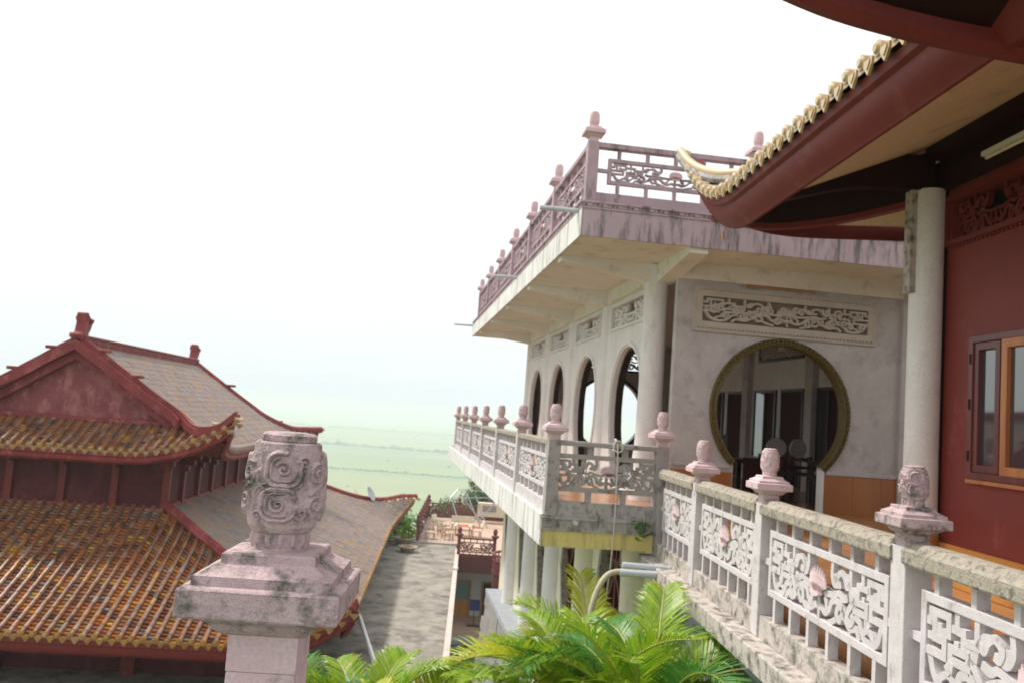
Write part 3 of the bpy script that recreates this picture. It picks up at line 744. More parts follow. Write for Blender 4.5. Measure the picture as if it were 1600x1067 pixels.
    mb = MB(); mb.ribbon([(16.9,1.74),(19.05,1.74),(19.05,2.12),(16.9,2.12)], .07, rw, -.005, .06, closed=True); p = th.part('panel_frame', mb, 'dark_wood')
    mb = MB(); pattern(mb, rw, 16.95, 19.0, 1.78, 2.09, .004, .05, 1.4); th.part('carved_panel', mb, 'relief', parent=p)
    # floor slab: timber-look floor boards on the balcony and inside
    mb = MB(); mb.box(1.86, 11.5, 9.9, 27.6, -1.28, -1.101); th.part('floor_slab', mb, 'wood_floor')
    # --- balcony slab rims
    def sA(u, v, t): return (1.80+t, u, v)
    def sB(u, v, t): return (u, 9.80+t, v)
    mb = MB(); mb.box(1.80, 1.858, 9.80, 27.6, -1.49, -1.13); th.part('balcony_edge', mb, 'white_slab')
    mb = MB(); mb.box(1.80, 3.16, 9.80, 9.897, -1.49, -1.30); th.part('balcony_edge', mb, 'yellow_slab')
    mb = MB(); mb.box(1.859, 3.3, 9.899, 27.6, -1.48, -1.285); th.part('balcony_soffit', mb, 'cream')
    greek_band(th, sB, 1.78, 3.14, -1.30, -1.14, -.004, 'grey_plinth', step=.17)
    mb = MB(); mb.box(1.79, 3.15, 9.79, 9.896, -1.298, -1.13); th.part('balcony_rim', mb, 'grey_plinth')
    mb = MB(); mb.lathe([(.025,0),(.028,0),(.028,.12),(.022,.12),(.022,.01)], (0,0,0), 16)
    mb.v = [(2.19+x, 9.70+z, -1.19+y) for x, y, z in mb.v]; th.part('drain_pipe', mb, 'pvc', smooth=True)
    # --- lower storey: pillars, wall with hexagonal lattice windows, podium
    ZL = -4.95
    LY = [11.2, 14.1, 16.9, 19.6, 22.5]
    for y in LY:
        mb = MB(); mb.lathe([(.21,ZL),(.205,ZL+.3),(.20,ZL+2),(.20,-1.50)], (3.40, y, 0), 28); th.part('lower_column', mb, 'column_white' if y > 15 else 'cream', smooth=True)
    def lw(u, v, t): return (3.46+t, u, v)
    for k, (y0, y1) in enumerate(zip([8.4]+LY, LY+[25.2])):
        yc = (y0+y1)/2; hh = [(yc-.25,-4.35),(yc+.25,-4.35),(yc+.82,-2.8),(yc+.5,-1.6),(yc-.5,-1.6),(yc-.82,-2.8)]
        mb = MB(); mb.plate([(y0,ZL-.6),(y1,ZL-.6),(y1,-1.482),(y0,-1.482)], [hh], lw, 0, .25); th.part('lower_wall', mb, 'cream')
        mb = MB(); mb.ribbon(hh, .12, lw, -.03, .12, closed=True); p = th.part('window_frame', mb, 'lichen')
        mb = MB()
        def seg(a, b, w=.05): mb.ribbon([a, b], w, lw, .06, .11)
        for (a, b) in [((yc-.45,-1.7),(yc+.7,-3.1)),((yc+.45,-1.7),(yc-.7,-3.1)),((yc-.7,-2.5),(yc+.3,-3.9)),((yc+.7,-2.5),(yc-.3,-3.9)),((yc-.8,-2.8),(yc+.8,-2.8)),((yc,-1.65),(yc,-4.3)),((yc-.2,-4.2),(yc+.4,-3.2)),((yc+.2,-4.2),(yc-.4,-3.2)),((yc-.55,-2.1),(yc+.55,-2.1)),((yc-.5,-3.5),(yc+.5,-3.5))]: seg(a, b)
        th.part('lattice', mb, 'red_window', parent=p)
        mb = MB(); mb.box(3.66, 3.69, yc-.9, yc+.9, -4.4, -1.55); th.part('pane', mb, 'dark_room', parent=p)  # near-black sheet paints the darkness of the void behind the lattice
    mb = MB(); mb.box(3.9, 8.5, 9, 26, -12.5, -1.49); th.part('core', mb, 'cream')
    mb = MB(); mb.box(2.95, 4.1, 8.0, 24.2, ZL-.12, ZL); th.part('podium_top', mb, 'bluegrey')
    mb = MB(); mb.add([(3.0,8,ZL-.12),(3.0,24.15,ZL-.12),(2.3,24.9,-13.6),(2.3,8,-13.6),(4.1,8,ZL-.12),(4.1,24.15,ZL-.12),(4.1,24.9,-13.6),(4.1,8,-13.6)],
                      [(0,1,2,3),(4,5,6,7),(0,1,5,4),(1,2,6,5),(3,2,6,7),(0,3,7,4)]); pod = th.part('podium_wall', mb, 'stone')
    # stones of the battered podium wall that show
    rnd = random.Random(2); mb0 = None; cnt = 0
    z = ZL-.16; row = 0
    while z > -9.2 and cnt < 280:
        y = 17.0+(row % 2)*.3
        while y < 24.0:
            L_ = rnd.uniform(.45,.7); xx = 3.0-.7*(ZL-.12-z)/8.65
            xb = 3.0-.7*(ZL-.12-(z-.32))/8.65
            mb = MB(); e = rnd.uniform(.012,.035)
            mb.add([(xx-e,y,z),(xx-e,y+L_,z),(xb-e,y+L_,z-.31),(xb-e,y,z-.31),(xx+.03,y,z),(xx+.03,y+L_,z),(xb+.03,y+L_,z-.31),(xb+.03,y,z-.31)],
                   [(0,1,2,3),(0,1,5,4),(1,2,6,5),(2,3,7,6),(3,0,4,7)])
            th.part('stone', mb, 'stone', parent=pod); cnt += 1; y += L_+.02
        z -= .335; row += 1
build_pavilion()

def levels(zr, zp, zbase, lt, lb): return dict(rb=zr-.07, pt=zp, base=zbase, lt=lt, lb=lb)
def build_rooftop_rail():
    th = Thing('rooftop_balustrade', 'mauve openwork balustrade with pink post tops round the flat pavilion roof', 'balustrade', A, (2.3, 10.7, 2.895))
    zr, zb_ = 3.73, 2.895
    xs = [2.31+2.33*k for k in range(4)]; ys = [10.7+2.48*k for k in range(7)]
    z = levels(zr, zb_+.15, zb_, zr-.20, zb_+.285); z['inset'] = .15
    for x in xs: post(th, x, 10.7, zr, zb_, .15, 'mauve', 'pink_far' if x > 3 else 'pink_far', 'low')
    for y in ys[1:]: post(th, 2.31, y, zr, zb_, .15, 'mauve', 'pink_far', 'low')
    def fB(u, v, t): return (u, 10.7+t, v)
    def fA(u, v, t): return (2.31+t, u, v)
    for fn, seq in ((fB, xs), (fA, ys)):
        for a, b in zip(seq[:-1], seq[1:]):
            rail_bay(th, fn, a+.075, b-.075, z, 'mauve', 'pink_far', 5, .06)
            mb = MB(); mb.ribbon([(a+.075, zr-.035), (b-.075, zr-.035)], .07, fn, -.06, .06); th.part('handrail', mb, 'mauve', bevel=.006)
            mb = MB(); mb.ribbon([(a+.075, zb_+.075), (b-.075, zb_+.075)], .15, fn, -.05, .05); th.part('plinth', mb, 'mauve')
build_rooftop_rail()
def build_balcony_rail():
    th = Thing('balcony_balustrade', 'pale grey openwork balustrade with pink post tops along the pavilion balcony', 'balustrade', A, (1.9, 9.88, -1.13))
    zr, zb_ = -.24, -1.13
    ys = [9.88+2.64*k for k in range(7)]
    z = levels(zr, zb_+.16, zb_, zr-.19, zb_+.285); z['inset'] = .10
    for i, y in enumerate(ys): post(th, 1.90, y, zr, zb_, .15, 'grey_rail' if i == 0 else 'white_rail', 'pink', 'mid' if i < 2 else 'low')
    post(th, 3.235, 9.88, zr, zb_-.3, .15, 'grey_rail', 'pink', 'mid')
    def fA(u, v, t): return (1.9+t, u, v)
    for i, (a, b) in enumerate(zip(ys[:-1], ys[1:])):
        rail_bay(th, fA, a+.075, b-.075, z, 'white_rail', 'pink', 6, .06)
        mb = MB(); mb.ribbon([(a+.06, zr-.035), (b-.06, zr-.035)], .07, fA, -.07, .07); th.part('handrail', mb, 'lichen', bevel=.012)
        mb = MB(); mb.ribbon([(a+.075, zb_+.08), (b-.075, zb_+.08)], .16, fA, -.055, .05); th.part('plinth', mb, 'white_rail')
    def fB(u, v, t): return (u, 9.88+t, v)
    a, b = 1.9+.075, 3.235-.075
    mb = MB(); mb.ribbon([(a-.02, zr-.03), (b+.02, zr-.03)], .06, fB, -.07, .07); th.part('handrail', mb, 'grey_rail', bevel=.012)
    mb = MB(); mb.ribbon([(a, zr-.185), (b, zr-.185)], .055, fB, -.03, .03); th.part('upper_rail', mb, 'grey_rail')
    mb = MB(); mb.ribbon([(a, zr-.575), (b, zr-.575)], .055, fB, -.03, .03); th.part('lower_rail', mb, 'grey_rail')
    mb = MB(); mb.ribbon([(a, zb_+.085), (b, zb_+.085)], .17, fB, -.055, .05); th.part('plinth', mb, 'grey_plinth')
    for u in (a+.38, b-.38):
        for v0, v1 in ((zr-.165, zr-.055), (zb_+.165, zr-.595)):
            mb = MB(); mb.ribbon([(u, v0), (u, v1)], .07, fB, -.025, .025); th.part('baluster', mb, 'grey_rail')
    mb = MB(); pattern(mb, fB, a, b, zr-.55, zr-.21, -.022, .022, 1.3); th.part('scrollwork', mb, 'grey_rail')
    th.part('lotus_flower', lotus((a+b)/2+.02, zr-.33, .10, fB, -.02, .04), 'pink')
build_balcony_rail()

# ================================================================== WALKWAY (frame C)
def build_walkway():
    zr, zb_ = -.496, -1.536
    # posts and bays
    th = Thing('walkway_balustrade', 'weathered white openwork balustrade with pink post tops beside the red hall', 'balustrade', C, (2.36, 4.36, -1.54))
    ys = [2.25, 4.36, 6.5, 8.38, 10.02]
    X = 2.37
    for i, y in enumerate(ys):
        if i == 4:
            mb = MB(); mb.cbox(X, y, (zr-.02+zb_)/2, .15, .15, zr-.02-zb_); th.part('post', mb, 'grey_rail', bevel=.006); continue
        post(th, X, y, zr-.03, zb_, .15, 'white_rail', 'pink' if i > 1 else 'pink_old', 'mid' if i > 1 else 'high', rotz=1.1*i)
    z = levels(zr, -1.37, zb_, -.715, -1.2); z['inset'] = .09; z['rb'] = -.61; z['wm'] = 1.5
    def fn(u, v, t): return (X+t, u, v)
    for a, b in zip(ys[:-1], ys[1:]):
        rail_bay(th, fn, a+.075, b-.075, z, 'white_rail', 'pink', 6, .07)
        mb = MB()
        prof = [(-.085,-.115),(.085,-.115),(.09,-.105),(.09,-.045),(.078,-.035),(.07,-.03),(.055,-.008),(.03,.0),(-.03,.0),(-.055,-.008),(-.07,-.03),(-.078,-.035),(-.09,-.045),(-.09,-.105)]
        n = 10
        rnd = random.Random(int(a*10)); vs = []
        ua, ub = a+.06, b-.06
        for i in range(n+1):
            yy = ua+(ub-ua)*i/n; j = rnd.uniform(-.002,.002)
            vs += [(X+p[0], yy, zr+p[1]+j) for p in prof]
        m = len(prof); fs = [(i*m+k, i*m+(k+1)%m, (i+1)*m+(k+1)%m, (i+1)*m+k) for i in range(n) for k in range(m)]+[tuple(range(m)), tuple(n*m+k for k in range(m))]
        mb.add(vs, fs); th.part('handrail', mb, 'lichen')
        mb = MB(); mb.box(X-.06, X+.06, a+.075, b-.075, zb_, -1.37); th.part('plinth', mb, 'ledge', bevel=.006)
    # walkway deck as part of the ground structure
    w = Thing('walkway', 'raised concrete walkway with stained ledge between red hall and palms', 'walkway', C, (3.4, 6, -6))
    mb = MB(); mb.box(2.14, 2.5, 2.0, 10.2, -1.70, zb_); w.part('ledge', mb, 'ledge', bevel=.01)
    mb = MB(); mb.box(2.505, 7.2, 1.2, 10.2, -1.60, -1.105); w.part('floor', mb, 'wood_floor')
    mb = MB(); mb.box(2.40, 4.5, 1.2, 10.2, -6.5, -1.702); w.part('retaining_wall', mb, 'bluegrey')
    mb = MB(); mb.box(2.3, 2.399, 1.2, 10.1, -1.86, -1.702); w.part('ledge_corbel', mb, 'bluegrey')
    # orange timber-look steps up to the hall behind the balustrade
    mb = MB(); mb.box(3.95, 4.6, 3.0, 7.0, -1.104, -.97); w.part('step', mb, 'ochre', bevel=.006)
build_walkway()

# ================================================================== RED HALL (frame C)
def fascia_path():
    """eave edge: along the walkway side from near to far, round the upturned tip, then along the far side"""
    P = []; I = []
    for y in np.linspace(3.4, 8.0, 12): P.append((2.40, float(y), 2.42)); I.append((1, 0))
    for t in np.linspace(.08, 1, 12):
        y = 8.0+2.0*t; P.append((2.40-.02*t, float(y), 2.42+.93*t**2.1)); I.append((1, -.0-.35*t**3))
    tip = P[-1]
    Q = []; J = []
    for t in np.linspace(.92, .0, 12):
        Q.append((2.40+.12+(1-t)*2.2, 10.0-.95*(1-t)**.5*1.0, 2.58+.55*t**6)); J.append((.35*t**3, -1))
    for x in np.linspace(4.9, 9, 6): Q.append((float(x), 9.05, 2.58)); J.append((0, -1))
    return P, I, Q, J
def rolls(mb_roll, path, r, seg, rnd, flat=.0):
    """stacked half-round cover tiles along a 3D path (top to eave); each tile its own island"""
    P = [Vector(p) for p in path]
    # resample
    d = [0]
    for a, b in zip(P[:-1], P[1:]): d.append(d[-1]+(b-a).length)
    n = max(1, int(d[-1]/seg))
    def at(s):
        s = min(max(s, 0), d[-1]-1e-6)
        for i in range(len(d)-1):
            if s <= d[i+1]:
                f = (s-d[i])/max(1e-9, d[i+1]-d[i]); return P[i].lerp(P[i+1], f)
        return P[-1]
    L = d[-1]/n
    for i in range(n):
        a, b = at(i*L), at((i+1)*L+.02); t = (b-a).normalized()
        side = t.cross(Vector((0,0,1))).normalized(); up = side.cross(t)
        vs = []; jt = side*rnd.uniform(-.007,.007)+up*rnd.uniform(-.004,.006)
        for p, rr in ((a, r*.90), (b, r*1.04)):
            for k in range(6):
                an = math.pi*k/5
                vs.append(p+jt+side*math.cos(an)*rr+up*(math.sin(an)*rr))
        mb_roll.add(vs, [(k, k+1, 7+k, 6+k) for k in range(5)]+[(6,7,8,9,10,11)])
def pans(mb, pa, pb, seg):
    """pan tiles between two neighbouring row paths; stepped courses"""
    A_ = [Vector(p) for p in pa]; B_ = [Vector(p) for p in pb]
    def rs(P, n):
        d = [0]
        for a, b in zip(P[:-1], P[1:]): d.append(d[-1]+(b-a).length)
        out = []
        for k in range(n+1):
            s = d[-1]*k/n; i = 0
            while i < len(d)-2 and s > d[i+1]: i += 1
            out.append(P[i].lerp(P[i+1], min(1, (s-d[i])/max(1e-9, d[i+1]-d[i]))))
        return out
    L = max((A_[-1]-A_[0]).length, (B_[-1]-B_[0]).length); n = max(1, int(L/seg))
    a, b = rs(A_, n), rs(B_, n); u = Vector((0,0,1))
    for k in range(n):
        q_ = random.uniform(-.008,.008); h0, h1 = u*(-.045+q_), u*q_
        m0 = (a[k]+b[k])/2-u*.02; m1 = (a[k+1]+b[k+1])/2+u*.005
        mb.add([a[k]+h0, m0+h0, b[k]+h0, b[k+1]+h1, m1+h1*.6, a[k+1]+h1, b[k+1]-u*.045, m1-u*.045, a[k+1]-u*.045],
               [(0,1,4,5),(1,2,3,4),(5,4,7,8),(4,3,6,7)])
def eave_tile_mesh(name, m, r):
    """round cover-tile end disc plus a pointed drip leaf, facing -Y"""
    mb = MB()
    mb.tube([(0,.10,0),(0,-.012,0)], [r*1.02, r*1.08], 12)
    mb.tube([(0,-.012,0),(0,-.03,0)], [r*.8, r*.55], 12)
    w = r*1.25
    leaf = [(-w,0),(w,0),(w*.95,-.6*w),(w*.5,-1.15*w),(0,-1.75*w),(-w*.5,-1.15*w),(-w*.95,-.6*w)]
    mb.plate([(x, y-.2*r) for x, y in leaf], [], lambda u, v, t: (u+2.3*r*.5+r*.85, t-.012, v-.012), 0, .02)
    mb.plate([(x*.6, y*.6-.35*r) for x, y in leaf], [], lambda u, v, t: (u+2.3*r*.5+r*.85, t-.020, v-.012), 0, .008)
    return mesh_of(mb, name, material=m)
def build_hall():
    th = Thing('red_hall', 'dark red hall on the right with upswept tiled eaves and a wooden window', 'building', C, (4.6, 6, -1.1))
    XW = 4.4; zf = -1.1
    def sw(u, v, t): return (XW+t, u, v)
    win = [(5.55,-.25),(7.19,-.25),(7.19,1.0),(5.55,1.0)]; ven = [(5.2,1.95),(7.58,1.95),(7.58,2.33),(5.2,2.33)]
    mb = MB(); mb.plate([(1.5,zf),(7.80,zf),(7.80,3.0),(1.5,3.0)], [win, ven], sw, 0, .25); th.part('wall', mb, 'red_wall')
    mb = MB(); mb.box(XW-.02, XW-.001, 1.5, 7.82, zf, -.86); th.part('base_band', mb, 'ochre')
    mb = MB(); mb.box(XW+.002, 10.8, 7.555, 7.8, zf, 3.0); th.part('end_wall', mb, 'red_wall')
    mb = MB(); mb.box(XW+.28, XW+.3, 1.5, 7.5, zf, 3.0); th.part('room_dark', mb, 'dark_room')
    # window: fixed frame, left casement in dark red, right casement in orange wood
    mb = MB(); mb.ribbon([(5.55,-.22),(7.16,-.22),(7.16,.97),(5.55,.97)], .06, sw, -.03, .1, closed=True); wf = th.part('window', mb, 'red_window', bevel=.004)
    mb = MB(); mb.ribbon([(6.80,-.155),(7.10,-.155),(7.10,.905),(6.80,.905)], .065, sw, -.015, .05, closed=True); th.part('casement', mb, 'red_window', parent=wf, bevel=.004)
    mb = MB(); mb.ribbon([(5.62,-.155),(6.70,-.155),(6.70,.905),(5.62,.905)], .075, sw, -.025, .05, closed=True); th.part('casement', mb, 'orange_wood', parent=wf, bevel=.004, label='orange varnished sliding casement')
    mb = MB(); mb.box(XW+.02, XW+.03, 6.83, 7.07, -.12, .87); th.part('pane', mb, 'window_glass', parent=wf)
    mb = MB(); mb.box(XW+.012, XW+.022, 5.65, 6.67, -.12, .87); th.part('pane', mb, 'window_glass', parent=wf)
    mb = MB(); mb.box(XW-.05, XW+.02, 5.5, 7.17, -.285, -.252); th.part('sill', mb, 'orange_wood', parent=wf, bevel=.004)
    for z in (-.05, .4, .8):
        mb = MB(); mb.cbox(XW-.036, 7.165, z, .014, .02, .09); th.part('hinge', mb, 'dark_wood', parent=wf)
    # carved vent above
    mb = MB(); mb.ribbon([(5.17,1.92),(7.61,1.92),(7.61,2.36),(5.17,2.36)], .05, sw, -.03, .02, closed=True); vf = th.part('vent_frame', mb, 'red_beam')
    for i in range(42):
        mb = MB(); mb.cbox(XW-.012, 5.2+i*.058, 1.875, .022, .03, .026)
        th.part('dentil', mb, 'red_beam', parent=vf)
    mb = MB(); [pattern(mb, sw, a, a+1.19, 1.95, 2.33, .06+q*.003, .11+q*.003, 1.0) for q, a in enumerate((5.2, 6.39))]; th.part('vent_scrollwork', mb, 'red_beam', parent=vf)
    mb = MB(); mb.box(XW-.06, XW-.001, 1.5, 7.8, 2.45, 2.75); mb.box(XW-.03, XW-.0008, 7.62, 7.80, zf, 2.45); th.part('wall_beam', mb, 'red_dark')
    # lamp housing
    mb = MB(); mb.box(XW-.12, XW-.05, 5.9, 6.93, 2.56, 2.60); lp = th.part('lamp_housing', mb, 'white_paint'); 
    mb = MB(); mb.tube([(XW-.09,5.93,2.54),(XW-.09,6.9,2.54)], .014, 8); th.part('lamp_tube', mb, 'cream', parent=lp)
    # round corner pillar, ochre foot, exposed strip
    px, py, pr = 4.27, 7.74, .155
    mb = MB(); mb.lathe([(pr*1.02,zf+.5),(pr,zf+1),(pr*.99,1.0),(pr*.99,2.46)], (px, py, 0), 32); pl = th.part('pillar', mb, 'column_white', smooth=True)
    mb = MB(); mb.lathe([(pr*1.12,zf),(pr*1.12,zf+.3),(pr*1.06,zf+.48)], (px, py, 0), 32); th.part('pillar_base', mb, 'ochre', parent=pl, smooth=True)
    mb = MB(); mb.box(px-pr-.045, px-pr+.03, py-.06, py+.06, 1.45, 2.62); th.part('bare_strip', mb, 'ledge', parent=pl)
    # ---- eave
    P, I, Q, J = fascia_path()
    prof = [(.02,-.03),(.03,-.10),(.07,-.12),(.075,-.17),(.11,-.235),(.15,-.29),(.195,-.325),(.205,-.345),(.235,-.345),(.235,-.05)]
    mb = MB(); mb.sweep(P+[], prof, I); mb.smooth = True; th.part('fascia', mb, 'red_beam')
    mb = MB(); mb.sweep(Q, prof, J); mb.smooth = True; th.part('fascia', mb, 'red_beam')
    # tip block closing the corner
    # soffit following the eave, cream
    def soff(zin): pass
    V = []; F = []
    n = len(P)
    for i, p in enumerate(P):
        t = i/(n-1); yi = min(p[1], 7.9)
        V += [(p[0]+.28, p[1]-(.1 if i > 20 else 0), p[2]-.20), (4.45, yi, 2.98)]
    F = [(2*i, 2*i+1, 2*i+3, 2*i+2) for i in range(n-1)]
    mb = MB(); mb.add(V, F); th.part('soffit_panel', mb, 'soffit_cream')
    V = []
    for i, p in enumerate(Q): V += [(p[0]+(.2 if i < 3 else 0), p[1]-.28, p[2]-.20), (max(p[0], 4.3), 7.75, 2.98)]
    mb = MB(); mb.add(V, [(2*i, 2*i+1, 2*i+3, 2*i+2) for i in range(len(Q)-1)]); th.part('soffit_panel', mb, 'soffit_cream')
    # beams: curved hip beam, side beam, far beam, purlin
    def curved(pts, w, h, m='red_dark', nm='beam'):
        c = catmull(pts, 5); mb = MB(); V = []; F = []
        for i, q in enumerate(c):
            a = Vector(c[max(i-1,0)]); b = Vector(c[min(i+1,len(c)-1)]); d = (b-a); d.z = 0; d.normalize(); nn = Vector((-d.y, d.x, 0))*w/2
            V += [(q[0]+nn.x,q[1]+nn.y,q[2]),(q[0]-nn.x,q[1]-nn.y,q[2]),(q[0]-nn.x,q[1]-nn.y,q[2]+h),(q[0]+nn.x,q[1]+nn.y,q[2]+h)]
        k = len(c); F = [(4*i+j, 4*i+(j+1)%4, 4*i+4+(j+1)%4, 4*i+4+j) for i in range(k-1) for j in range(4)]+[(0,1,2,3),(4*k-4,4*k-3,4*k-2,4*k-1)]
        mb.add(V, F); th.part(nm, mb, m)
    curved([(4.3,7.72,2.42),(3.7,8.25,2.30),(3.1,8.85,2.30),(2.62,9.4,2.50)], .16, .42, nm='hip_beam')
    curved([(4.3,7.72,2.36),(3.7,8.25,2.235),(3.1,8.85,2.235),(2.62,9.4,2.42)], .10, .062, 'red_beam', nm='hip_edge_highlight')  # lighter bar paints the highlight along the hip beam's lower edge
    curved([(4.28,7.72,2.45),(3.5,7.72,2.42),(2.7,7.72,2.20)], .14, .34)
    curved([(4.28,7.76,2.40),(4.0,8.3,2.36),(3.72,8.85,2.36)], .16, .4)
    curved([(6.0,7.8,2.40),(6.0,8.9,2.34)], .16, .4)
    curved([(4.30,1.5,2.76),(4.30,5,2.76),(4.30,7.7,2.76)], .2, .22)
    # hanging wire and scrap on the tip
    mb = MB(); mb.tube([(2.62,9.0,2.42),(2.60,8.98,2.30),(2.63,8.98,2.2)], .006, 5); th.part('loose_wire', mb, 'rope')
    mb = MB(); mb.cbox(2.63, 8.98, 2.16, .02, .02, .09); th.part('loose_tag', mb, 'ochre')
    # ---- roof surface, tile rows and eave tiles
    rnd = random.Random(4)
    def surf_path(x, y, z, dx, dy, L):  # from the eave inward and up
        out = []
        for k in range(9):
            s = L*k/8; out.append((x+dx*s, y+dy*s, z+.02+s*.42+.035*s*s))
        return out[::-1]
    dA = [0]
    for a, b in zip(P[:-1], P[1:]): dA.append(dA[-1]+(Vector(b)-Vector(a)).length)
    def atP(s):
        i = 0
        while i < len(dA)-2 and s > dA[i+1]: i += 1
        return Vector(P[i]).lerp(Vector(P[i+1]), (s-dA[i])/(dA[i+1]-dA[i]))
    etm = eave_tile_mesh('eave_tile', 'tile_cream', .049)
    N_ = int(dA[-1]/.215); prev = None
    for k in range(N_+1):
        s = dA[-1]*k/N_; p = atP(s); L = 1.9 if p.y < 7.7 else max(.07, 1.9*max(0, 1-(p.y-7.7)/1.3)**1.6)
        path = surf_path(p.x-.02, p.y, p.z, 1, 0, L)
        mb = MB(); rolls(mb, path, .055, .25, rnd); th.part('tile_row', mb, 'tile_cream')
        if prev is not None:
            mb = MB(); pans(mb, prev, path, .22); th.part('pan_row', mb, 'tile_cream')
        prev = path
        # local slope -> small yaw of the end tile towards the tip
        t = max(0, (p.y-8)/2)
        th.inst('eave_tile', etm, (p.x-.02, p.y, p.z+.02+.03), rotz=-math.pi/2+.45*t*t)
    dB = [0]
    for k in range(14):
        t = k/13; 
        i = min(int(t*(len(Q)-1)), len(Q)-2); f = t*(len(Q)-1)-i; p = Vector(Q[i]).lerp(Vector(Q[i+1]), f)
        if k == 0: continue
        th.inst('eave_tile', etm, (p.x, p.y+.02, p.z+.05), rotz=math.pi)
    mb = MB(); V = []
    for p in P: L = 1.9 if p[1] < 7.7 else max(.07, 1.9*max(0, 1-(p[1]-7.7)/1.3)**1.6); V += [(p[0], p[1], p[2]-.01), (p[0]+L, p[1], p[2]-.03+L*.42+.035*L*L)]
    mb.add(V, [(2*i, 2*i+1, 2*i+3, 2*i+2) for i in range(len(P)-1)])
    V = []
    for i, p in enumerate(Q): L = min(.35, .15+(i)*.03); V += [(p[0], p[1], p[2]-.01), (p[0], p[1]-L, p[2]-.03+L*.42+.035*L*L)]
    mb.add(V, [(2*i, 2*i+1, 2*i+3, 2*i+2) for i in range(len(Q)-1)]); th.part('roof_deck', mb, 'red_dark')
    # hip ridge roll over the tip
    hp = catmull([(2.34,10.02,3.44),(2.39,9.7,3.19),(2.48,9.3,2.98),(2.64,8.85,2.83),(3.0,8.4,2.82),(4.0,7.8,3.15),(4.8,7.3,3.5)], 6)
    mb = MB(); mb.tube(hp, .05, 10); th.part('hip_ridge', mb, 'tile_cream', smooth=True)
    mb = MB(); mb.tube([(p[0],p[1],p[2]-.07) for p in hp], .06, 8); th.part('hip_base', mb, 'grey_plinth')
    # ---- nearer upper eave crossing the top right corner
    U = Thing('porch_roof', 'dark red porch eave overhead crossing the top right corner', 'roof', C, (3.4, 3.4, 2.0))
    cp = catmull([(1.02,4.35,2.92),(1.25,4.30,2.50),(1.6,4.22,2.27),(2.1,4.17,2.13),(2.7,4.15,2.05),(3.4,4.15,2.01),(4.6,4.15,2.0),(6.5,4.15,2.0)], 6)
    prof2 = [(.0,.30),(-.01,.07),(.02,.0),(.09,-.01),(.13,.03),(.14,.30)]
    mb = MB(); mb.sweep(cp, prof2, [(0,-1)]*len(cp)); mb.smooth = True; U.part('fascia', mb, 'red_beam')
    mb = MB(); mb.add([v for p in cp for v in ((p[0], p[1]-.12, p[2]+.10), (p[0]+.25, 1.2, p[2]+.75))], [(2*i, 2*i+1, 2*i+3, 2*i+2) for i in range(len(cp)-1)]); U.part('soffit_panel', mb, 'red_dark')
    mb = MB(); mb.add([v for p in cp for v in ((p[0], p[1]-.02, p[2]+.30), (p[0]+.25, 1.2, p[2]+1.6))], [(2*i, 2*i+1, 2*i+3, 2*i+2) for i in range(len(cp)-1)]); U.part('roof_deck', mb, 'tile_cream')
    c2 = catmull([(1.25,4.05,2.82),(1.7,3.7,2.52),(2.3,3.3,2.36),(3.2,3.1,2.3),(4.6,3.0,2.3)], 6)
    mb = MB(); mb.sweep(c2, [(0,.2),(0,0),(.1,0),(.1,.2)], [(0,-1)]*len(c2)); U.part('inner_beam', mb, 'red_beam')
build_hall()

# ================================================================== FOREGROUND POST
def build_fg():
    th = Thing('foreground_balustrade', 'pink weathered balustrade post with scroll-carved finial in the foreground', 'balustrade post', C, (-.355, 1.64, -1.45))
    zc = -.329
    sh = post(th, -.338, 1.60, zc-.155, -1.45, .1235, 'pink', 'pink_old', 'high', rotz=R(205), neck_m='pink')
    for dx in (.0,):
        mb = MB(); mb.tube([(-.338,1.60-.06,-.56),(-.338,1.60-.074,-.562),(-.338,1.60-.08,-.563)], [.045,.04,.018], 20); th.part('boss', mb, 'pink', smooth=True)
    mb = MB(); mb.box(-.44, -.10, 1.52, 1.69, -.66, -.585); th.part('handrail', mb, 'pink', bevel=.01)
    mb = MB(); mb.box(-.395, -.315, .75, 1.50, -1.45, -1.2); th.part('plinth', mb, 'pink')
    for k in range(3):
        mb = MB(); mb.box(-.38, -.33, .85+k*.25, .9+k*.25, -1.2, -.64); th.part('baluster', mb, 'white_rail')
build_fg()

